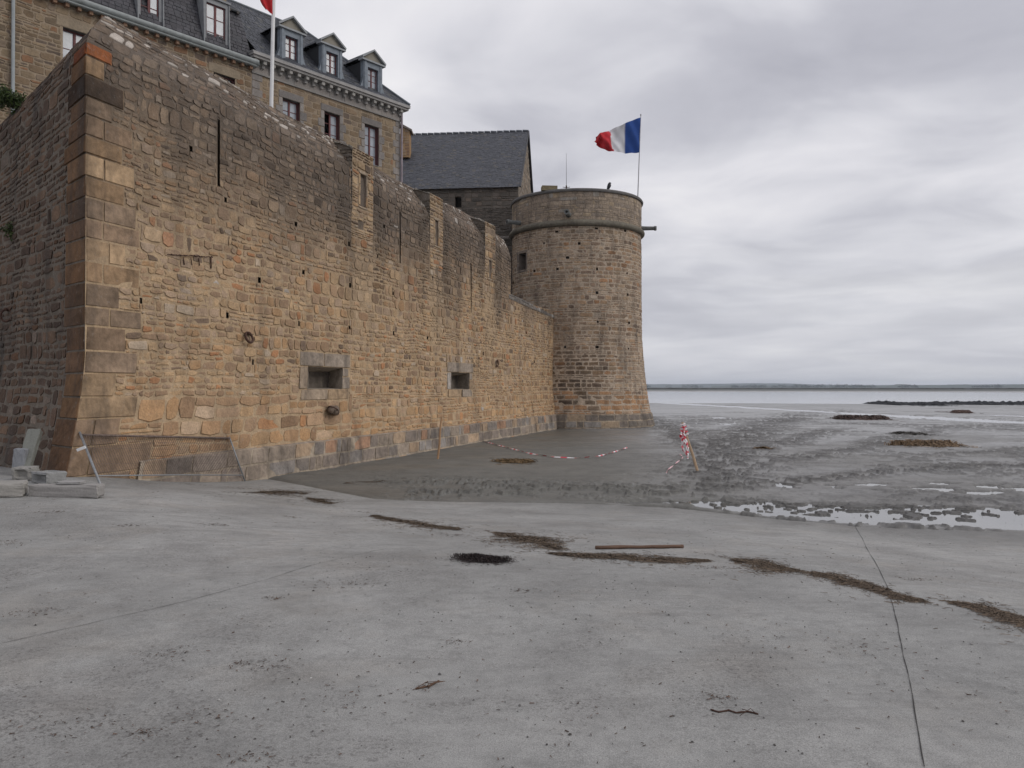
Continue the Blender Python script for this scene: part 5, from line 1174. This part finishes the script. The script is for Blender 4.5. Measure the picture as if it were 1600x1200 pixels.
# stick and twigs
def stick(label, pts, r, col, cat='stick', name='stick', twigs=0, mud=False):
    P = [Vector((GM if mud else GR)(*p)) for p in pts]; rg_ = random.Random(int(pts[0][0]))
    for p in P: p.z += r*.9
    Q = []
    for a, b in zip(P[:-1], P[1:]):
        for i in range(4): Q.append(a.lerp(b, i/4)+Vector((rg_.uniform(-1, 1)*r*.25, rg_.uniform(-1, 1)*r*.25, rg_.uniform(-.1, .2)*r)))
    Q.append(P[-1]); mb = MB(); mb.tube(Q, [r*(.85+.3*rg_.random()) for _ in Q], 7, col)
    for k_ in range(twigs):
        c_ = rg_.choice(Q); mb.tube([c_, c_+Vector((rg_.uniform(-.05, .05), rg_.uniform(-.04, .04), .02)), c_+Vector((rg_.uniform(-.1, .1), rg_.uniform(-.08, .08), .01))], r*.4, 4, col)
    tag(mb.build(name, M_WOOD, smooth=True), label, cat)
stick('long straight reddish brown stick lying above the seaweed line', [(930, 858), (1000, 857), (1067, 856)], .020, (.135, .085, .062))
stick('thin dark twig on bare concrete at the lower right', [(1110, 1109), (1122, 1113), (1138, 1110), (1150, 1114), (1168, 1112), (1184, 1116)], .0045, (.07, .04, .03), 'twig', 'twig', 2)
stick('short crooked brown twig on the concrete below the centre', [(650, 1077), (672, 1072), (686, 1064)], .005, (.13, .08, .055), 'twig', 'twig', 3)

# seaweed
def weed(name, label, cat, path, wid, n, col1, col2, ln=(.03, .10), h=.03, fz=None, group=None, kind=None, seed=1, wd=.0024, flat=False):
    rg = np.random.default_rng(seed); path = np.array(path, float); d = np.diff(path[:, :2], axis=0); sl = np.hypot(*d.T); cs_ = np.concatenate([[0], np.cumsum(sl)])
    t_ = rg.random(n); s_ = t_*cs_[-1]; x = np.interp(s_, cs_, path[:, 0]); y = np.interp(s_, cs_, path[:, 1])
    ww = wid*(.15+.85*np.sin(np.clip(t_, .01, .99)*math.pi)**.7)*(.35+1.3*vn(s_*3.1, s_*0, seed)**1.3)
    r_ = rg.standard_t(4, n)*.42+.7*(vn(s_*2.2, s_*0, seed+9)-.5)+.5*(vn(s_*7, s_*0, seed+10)-.5); a = rg.random(n)*2*math.pi; s_ = s_+rg.normal(0, .025 if h < .06 else .11, n); x = np.interp(s_, cs_, path[:, 0])+np.minimum(s_, 0)+np.maximum(s_-cs_[-1], 0); y = np.interp(s_, cs_, path[:, 1])
    gap_ = (.6*vn(s_*5.0, r_*2.5, seed+3)+.4*vn(s_*14.0, r_*6, seed+4)) > .36+.10*rg.random(n)
    x = x+r_*ww*np.sin(a)*.6; y = y+r_*ww
    if name == 'straw_clump': gap_ = gap_ | True
    x, y, r_ = x[gap_], y[gap_], r_[gap_]; n = len(x)
    L_ = rg.uniform(*ln, n); a = rg.random(n)*math.pi; dirx, diry = np.cos(a)*1.0, np.sin(a)*.8
    hh = h*np.exp(-(r_**2)*1.5)*rg.random(n); z = fz(x, y)
    V = np.zeros((n, 4, 2, 3)); cur = rg.normal(0, .35, n)
    for k_ in range(4):
        f_ = k_/3-.5; px_ = x+dirx*L_*f_-diry*cur*L_*(f_**2); py_ = y+diry*L_*f_+dirx*cur*L_*(f_**2); pz_ = z+.004+hh*(1-.9*abs(f_)*2)+rg.random(n)*.004
        wv = wd*(1-.5*abs(f_))*rg.uniform(.6, 1.6, n)
        V[:, k_, 0] = np.stack([px_-diry*wv, py_+dirx*wv, pz_], -1); V[:, k_, 1] = np.stack([px_+diry*wv, py_-dirx*wv, pz_+wv*.8], -1)
    q = np.array([(0, 1, 3, 2), (2, 3, 5, 4), (4, 5, 7, 6)])
    c = np.array(col1)+(np.array(col2)-np.array(col1))*rg.random((n, 1)); c = c*rg.uniform(.6, 1.35, (n, 1))
    mb = MB(); mb.add(V.reshape(-1, 3), (q[None]+(np.arange(n)*8)[:, None, None]).reshape(-1, 4), None, np.repeat(c, 8, 0))
    return tag(mb.build(name, M_WEED), label, cat, group, kind)
GRP = 'patches of seaweed along the tide line on the slipway'
BR1, BR2 = (.05, .035, .024), (.15, .11, .075)
W1 = [([(778, 834), (820, 842), (850, 850), (872, 859)], .34, 3600, 'thick brown seaweed clump left of the long stick'),
      ([(862, 866), (930, 870), (1010, 874), (1060, 876), (1104, 877)], .13, 3200, 'long dark seaweed streak directly below the long stick'),
      ([(1150, 877), (1180, 880), (1215, 886), (1240, 892)], .17, 1900, 'dark seaweed patch right of the streak below the long stick'),
      ([(1268, 895), (1300, 902), (1350, 915), (1400, 932), (1432, 938)], .17, 3300, 'long seaweed patch crossing the dark slab joint'),
      ([(1492, 943), (1530, 950), (1580, 964), (1640, 982)], .17, 2800, 'seaweed patch cut off by the right edge of the picture'),
      ([(585, 806), (620, 814), (660, 820), (715, 828)], .30, 2000, 'thin broken seaweed trail left of the thick clump'),
      ([(405, 770), (440, 769), (478, 771)], .45, 1500, 'small brown seaweed scatter just right of the fence panel, nearest the wall'),
      ([(484, 780), (500, 783), (516, 787)], .30, 900, 'small seaweed tuft between the scatter near the fence and the broken trail')]
for i, (pp, wd_, n, lb) in enumerate(W1):
    weed('seaweed', lb, 'seaweed', [GR(*p)[:2] for p in pp], wd_*1.7, int(n*2.6), BR1, BR2, fz=ramp_z, group=GRP, seed=100+i, h=.022)
weed('seaweed', 'compact nearly black heap of seaweed on the bare concrete', 'seaweed', [GR(743, 873)[:2], GR(752, 874)[:2], GR(764, 876)[:2]],   .30, 4200, (.012, .009, .009), (.04, .026, .024), fz=ramp_z, seed=130, h=.07, ln=(.02, .06))
# stray scraps over the slab
rg = np.random.default_rng(77)
sc_pts = []
for (x, y, s_) in [(455, 808, .10), (550, 912, .14), (817, 923, .08), (265, 1018, .10), (320, 1120, .10), (218, 1146, .06), (710, 1003, .06), (390, 1180, .07), (55, 957, .12), (100, 1136, .16), (425, 935, .04), (375, 1037, .04), (796, 834, .05), (340, 820, .08), (200, 821, .08), (85, 800, .10), (10, 849, .12), (1125, 888, .10), (1310, 900, .1), (1425, 905, .1), (300, 757, .2), (380, 763, .2), (570, 800, .2), (700, 836, .12), (1120, 1090, .05), (660, 1075, .03), (430, 1040, .10), (560, 1090, .2), (1180, 1000, .3), (1350, 1010, .2), (1500, 1080, .4), (930, 1130, .3)]:
    g = GR(x, y); 
    for k_ in range(int(26+s_*260) if s_ < .2 else 60): sc_pts.append((g[0]+rg.normal(0, s_), g[1]+rg.normal(0, s_*.7)))
for k_ in range(1500): 
    yy = 12.5*rg.random()**1.2+1.2; xx = rg.uniform(-.7, .7)*yy
    if fbm(np.array([xx*.9]), np.array([yy*.9]), 17)[0] > .5 or rg.random() < .25: sc_pts.append((xx, yy))
sc_pts = np.array(sc_pts); n = len(sc_pts); mb = MB(); L_ = rg.uniform(.002, .011, n)*(1+sc_pts[:, 1]*.06); a = rg.random(n)*math.pi; z = ramp_z(sc_pts[:, 0], sc_pts[:, 1])
V = np.zeros((n, 4, 3)); 
for k_, (p, q_) in enumerate(((-1, -.25), (1, -.2), (.9, .25), (-.8, .2))):
    V[:, k_, 0] = sc_pts[:, 0]+L_*(p*np.cos(a)-q_*np.sin(a)); V[:, k_, 1] = sc_pts[:, 1]+L_*(p*np.sin(a)+q_*np.cos(a)); V[:, k_, 2] = z+.003+.006*rg.random(n)
c = np.array([(.06, .04, .03)])*rg.uniform(.5, 2.2, (n, 1)); mb.add(V.reshape(-1, 3), (np.arange(n)*4)[:, None]+np.arange(4)[None], None, np.repeat(c, 4, 0))
tag(mb.build('seaweed_scraps', M_WEED), 'tiny brown scraps of seaweed and grit strewn over the grey slipway', 'seaweed', kind='stuff')
# pebbles
n = 2600; yy = 13*rg.random(n)**1.1+1.3; xx = rg.uniform(-.72, .72, n)*yy; keep = (fbm(xx*.8, yy*.8, 23) > .52) | (rg.random(n) < .2); xx, yy = xx[keep], yy[keep]; n = len(xx); rr_ = rg.uniform(.003, .009, n)*(1+.6*(rg.random(n) < .05))
octv = np.array([(1, 0, 0), (0, 1, 0), (-1, 0, 0), (0, -1, 0), (0, 0, .7), (0, 0, -.5)]); octf = np.array([(0, 1, 4), (1, 2, 4), (2, 3, 4), (3, 0, 4)])
a = rg.random(n)*6; ca, sa = np.cos(a), np.sin(a); V = np.zeros((n, 6, 3)); V[:, :, 0] = octv[:, 0]*ca[:, None]-octv[:, 1]*sa[:, None]*.7; V[:, :, 1] = octv[:, 0]*sa[:, None]+octv[:, 1]*ca[:, None]*.7; V[:, :, 2] = octv[:, 2]
V = V*rr_[:, None, None]+np.stack([xx, yy, ramp_z(xx, yy)+rr_*.3], -1)[:, None]
c = pick([(.07, .065, .06), (.13, .125, .12), (.3, .29, .28), (.55, .54, .52)], [5, 3, 1.2, .15], n, rg); mb = MB(); mb.add(V.reshape(-1, 3), None, (octf[None]+(np.arange(n)*6)[:, None, None]).reshape(-1, 3), np.repeat(c, 6, 0))
tag(mb.build('gravel', M_CONC), 'fine dark grit and small stones loose on the slipway surface', 'gravel', kind='stuff')

# straw clumps on the mud
GS = 'clumps of washed-up straw on the mud flat'
for (x0, x1, y, n, w_, c1, c2, h_, lb) in [(782, 825, 722, 900, .35, (.10, .065, .03), (.24, .16, .08), .12, 'small brown straw clump on the smooth mud below the striped tape'),
        (1308, 1383, 655, 1500, 1.2, (.045, .03, .025), (.12, .075, .06), .40, 'long dark reddish straw clump, farther of the two big ones on the right'),
        (1395, 1484, 696, 1800, .9, (.12, .08, .045), (.25, .17, .10), .30, 'long light brown straw clump, nearest big one on the right'),
        (1493, 1511, 645, 500, 1.2, (.07, .04, .035), (.13, .08, .06), .35, 'tiny far reddish clump beyond the two long straw clumps'),
        (1400, 1440, 679, 400, .6, (.03, .027, .022), (.07, .06, .05), .12, 'flat dark clump just behind the light brown straw clump'),
        (1184, 1200, 702, 150, .3, (.12, .08, .04), (.22, .15, .09), .08, 'faint small straw scrap between the taped stake and the light brown clump')]:
    a_, b_ = GM(x0, y), GM(x1, y); m_ = ((a_[0]+b_[0])/2, (a_[1]+b_[1])/2)
    sc2 = (a_[1]/20.0)
    weed('straw_clump', lb, 'straw clump', [a_[:2], m_, b_[:2]], w_, n, c1, c2, ln=(.10*sc2, .25*sc2), h=h_, fz=lambda x, y: np.maximum(mud_z(x, y), WATER), group=GS, seed=200+x0 % 50, wd=.008*sc2)
weed('straw_scatter', 'faint line of brown straw on the mud at the foot of the rampart', 'straw', [GM(540, 757)[:2], GM(600, 753)[:2]], .3, 600, BR1, BR2, fz=mud_z, seed=260, kind='stuff')

# shrub and ferns on the side wall
def leaves(name, label, cat, c, rad, n, col, seed=3, lf=.05, droop=0.0):
    rg = np.random.default_rng(seed); cl_ = rg.normal(0, .45, (14, 3)); idx = rg.integers(0, 14, n)
    P = cl_[idx]+rg.normal(0, .22, (n, 3)); P = P*np.array(rad)+np.array(c); P[:, 2] -= droop*np.abs(rg.normal(0, 1, n))
    a = rg.normal(0, 1, (n, 3)); a /= np.linalg.norm(a, axis=1)[:, None]; b = np.cross(a, rg.normal(0, 1, (n, 3))); b /= np.linalg.norm(b, axis=1)[:, None]
    L_ = lf*rg.uniform(.6, 1.5, (n, 1)); V = np.stack([P-a*L_, P+b*L_*.4, P+a*L_, P-b*L_*.4], 1)
    c_ = np.array(col)*rg.uniform(.45, 1.5, (n, 1))*(.8+.4*rg.random((14, 1))[idx])
    mb = MB(); mb.add(V.reshape(-1, 3), (np.arange(n)*4)[:, None]+np.arange(4)[None], None, np.repeat(c_, 4, 0))
    base_ = Vector(c)
    for k_ in range(9): mb.tube([base_+Vector((.05, .1, -rad[2]*.9)), base_+Vector(tuple(cl_[k_]*np.array(rad)*.5))+Vector((0, 0, -rad[2]*.3)), base_+Vector(tuple(cl_[k_]*np.array(rad)))], [.012, .008, .003], 4, (.06, .045, .03))
    return tag(mb.build(name, M_LEAF), label, cat)
Ys = 17.6; leaves('shrub', 'dark green shrub growing on top of the damp side wall at the far left', 'shrub', ((12-800)/FPX*Ys, Ys+.1, EYE+(605-146)/FPX*Ys), (.46, .35, .30), 2600, (.05, .075, .022), 5, .035, .05)
q = fL(np.array([4.25]), np.array([5.75]), np.array([.06]))[0]; leaves('fern', 'small green tuft sprouting from the damp side wall at the left edge', 'fern', tuple(q), (.16, .08, .16), 300, (.06, .085, .025), 6, .03, .04)

# ================================================================= FAR SHORE
def ridge(name, kind, r0, depth, a0, a1, hf, col, n=240, label=None, cat=None):
    th_ = np.linspace(a0, a1, n); h_ = hf(th_); P = np.zeros((n, 5, 3))
    for j, (dr, f_) in enumerate(((0, 0), (depth*.15, .75), (depth*.35, 1), (depth*.7, .8), (depth, 0))):
        r_ = r0+dr; P[:, j, 0] = r_*np.sin(th_); P[:, j, 1] = r_*np.cos(th_); P[:, j, 2] = -1+(h_+1)*f_
    mb = MB(); mb.grid(P, col); return tag(mb.build(name, M_FAR, smooth=True), label, cat, kind=kind)
M_FAR = mat('far_land', .95, f_attr(.35, .01, 0), .1)
ridge('hills', 'structure', 6800, 1500, R(-20), R(60), lambda a: 34*(1-.35*sst(a, R(16), R(28)))+9*(fbm(a*16, a*0, 3, 4)-.5)*2, (.05, .065, .04))
ridge('hills', 'structure', 5000, 700, R(14), R(60), lambda a: 14+8*(fbm(a*60, a*0, 8, 4)-.5)*2, (.045, .06, .035), 500)
ridge('salt_marsh', 'structure', 560, 1500, R(-60), R(75), lambda a: 1.15+.5*(fbm(a*240, a*0, 13, 4)-.5)*2, (.022, .025, .018), 1800)
# far-off wood and farms: lumpy clumps
rg = np.random.default_rng(5); mb = MB()
for k_ in range(420):
    a = R(rg.uniform(6, 34)+0); 
    if fbm(np.array([a*50]), np.array([0.]), 4)[0] < .42: continue
    r_ = rg.uniform(3600, 4200); s_ = rg.uniform(9, 22); hz_ = rg.uniform(7, 17)*(.6+.8*vn(np.array([a*90]), np.array([0.]), 2)[0]); nn_ = 40
    u_ = rg.random(nn_)*2*math.pi; v_ = np.arccos(rg.uniform(-.3, 1, nn_)); C0 = np.stack([s_*.8*np.sin(v_)*np.cos(u_), s_*.6*np.sin(v_)*np.sin(u_), hz_*np.cos(v_)*.8+2], -1)*rg.uniform(.7, 1, (nn_, 1))
    C0 += np.array([r_*math.sin(a), r_*math.cos(a), 1]); d1 = rg.normal(0, 2.2, (nn_, 3)); d2 = rg.normal(0, 2.2, (nn_, 3))
    V = np.stack([C0, C0+d1, C0+d2], 1); mb.add(V.reshape(-1, 3), None, (np.arange(nn_)*3)[:, None]+np.arange(3)[None], (.035, .05, .025))
tag(mb.build('far_wood', M_FAR), 'low line of distant trees along the far shore of the bay', 'distant trees', kind='stuff')
# dark weed-covered stones across the flats (photo 1380-1600, 625-633)
mb = MB(); n = 900
xp = rg.uniform(1370, 1760, n); yd = rg.normal(0, 1.5, n); d_ = 2.2*FPX/(26.5-(xp-1370)*.006); rr_ = rg.uniform(.15, .45, n)*(.5+vn(xp*.05, 0*xp, 3)); Xr = (xp-800)/FPX*d_; Yr = d_+yd
V = octv[None]*np.stack([rr_*2.2, rr_*1.6, rr_*.9], -1)[:, None]*rg.uniform(.7, 1.3, (n, 6, 1))+np.stack([Xr, Yr, np.zeros(n)], -1)[:, None]
mb.add(V.reshape(-1, 3), None, (octf[None]+(np.arange(n)*6)[:, None, None]).reshape(-1, 3), (.03, .032, .036))
tag(mb.build('rock_line', M_CONC), 'low broken line of dark rocks across the far flats at the right', 'rocks', kind='stuff')

# haze over the bay
HZ = bpy.data.meshes.new('haze'); bm = bmesh.new(); bmesh.ops.create_cube(bm, size=1.0)
for v in bm.verts: v.co = Vector((v.co.x*19000, v.co.y*19000, (v.co.z+.5)*66.5-1.5))
bm.to_mesh(HZ); bm.free(); ho = bpy.data.objects.new('haze', HZ); COL.objects.link(ho); tag(ho, kind='stuff'); ho['label'] = 'thin pale sea haze over the bay'; ho['category'] = 'haze'
hm = bpy.data.materials.new('haze_air'); hm.use_nodes = True; t = NT(hm.node_tree); t.n.clear()
pv_ = t.add('ShaderNodeVolumePrincipled', {'Color': (.80, .88, 1.0, 1), 'Density': .00012}); t.l.new(pv_.outputs[0], t.add('ShaderNodeOutputMaterial').inputs['Volume']); HZ.materials.append(hm)
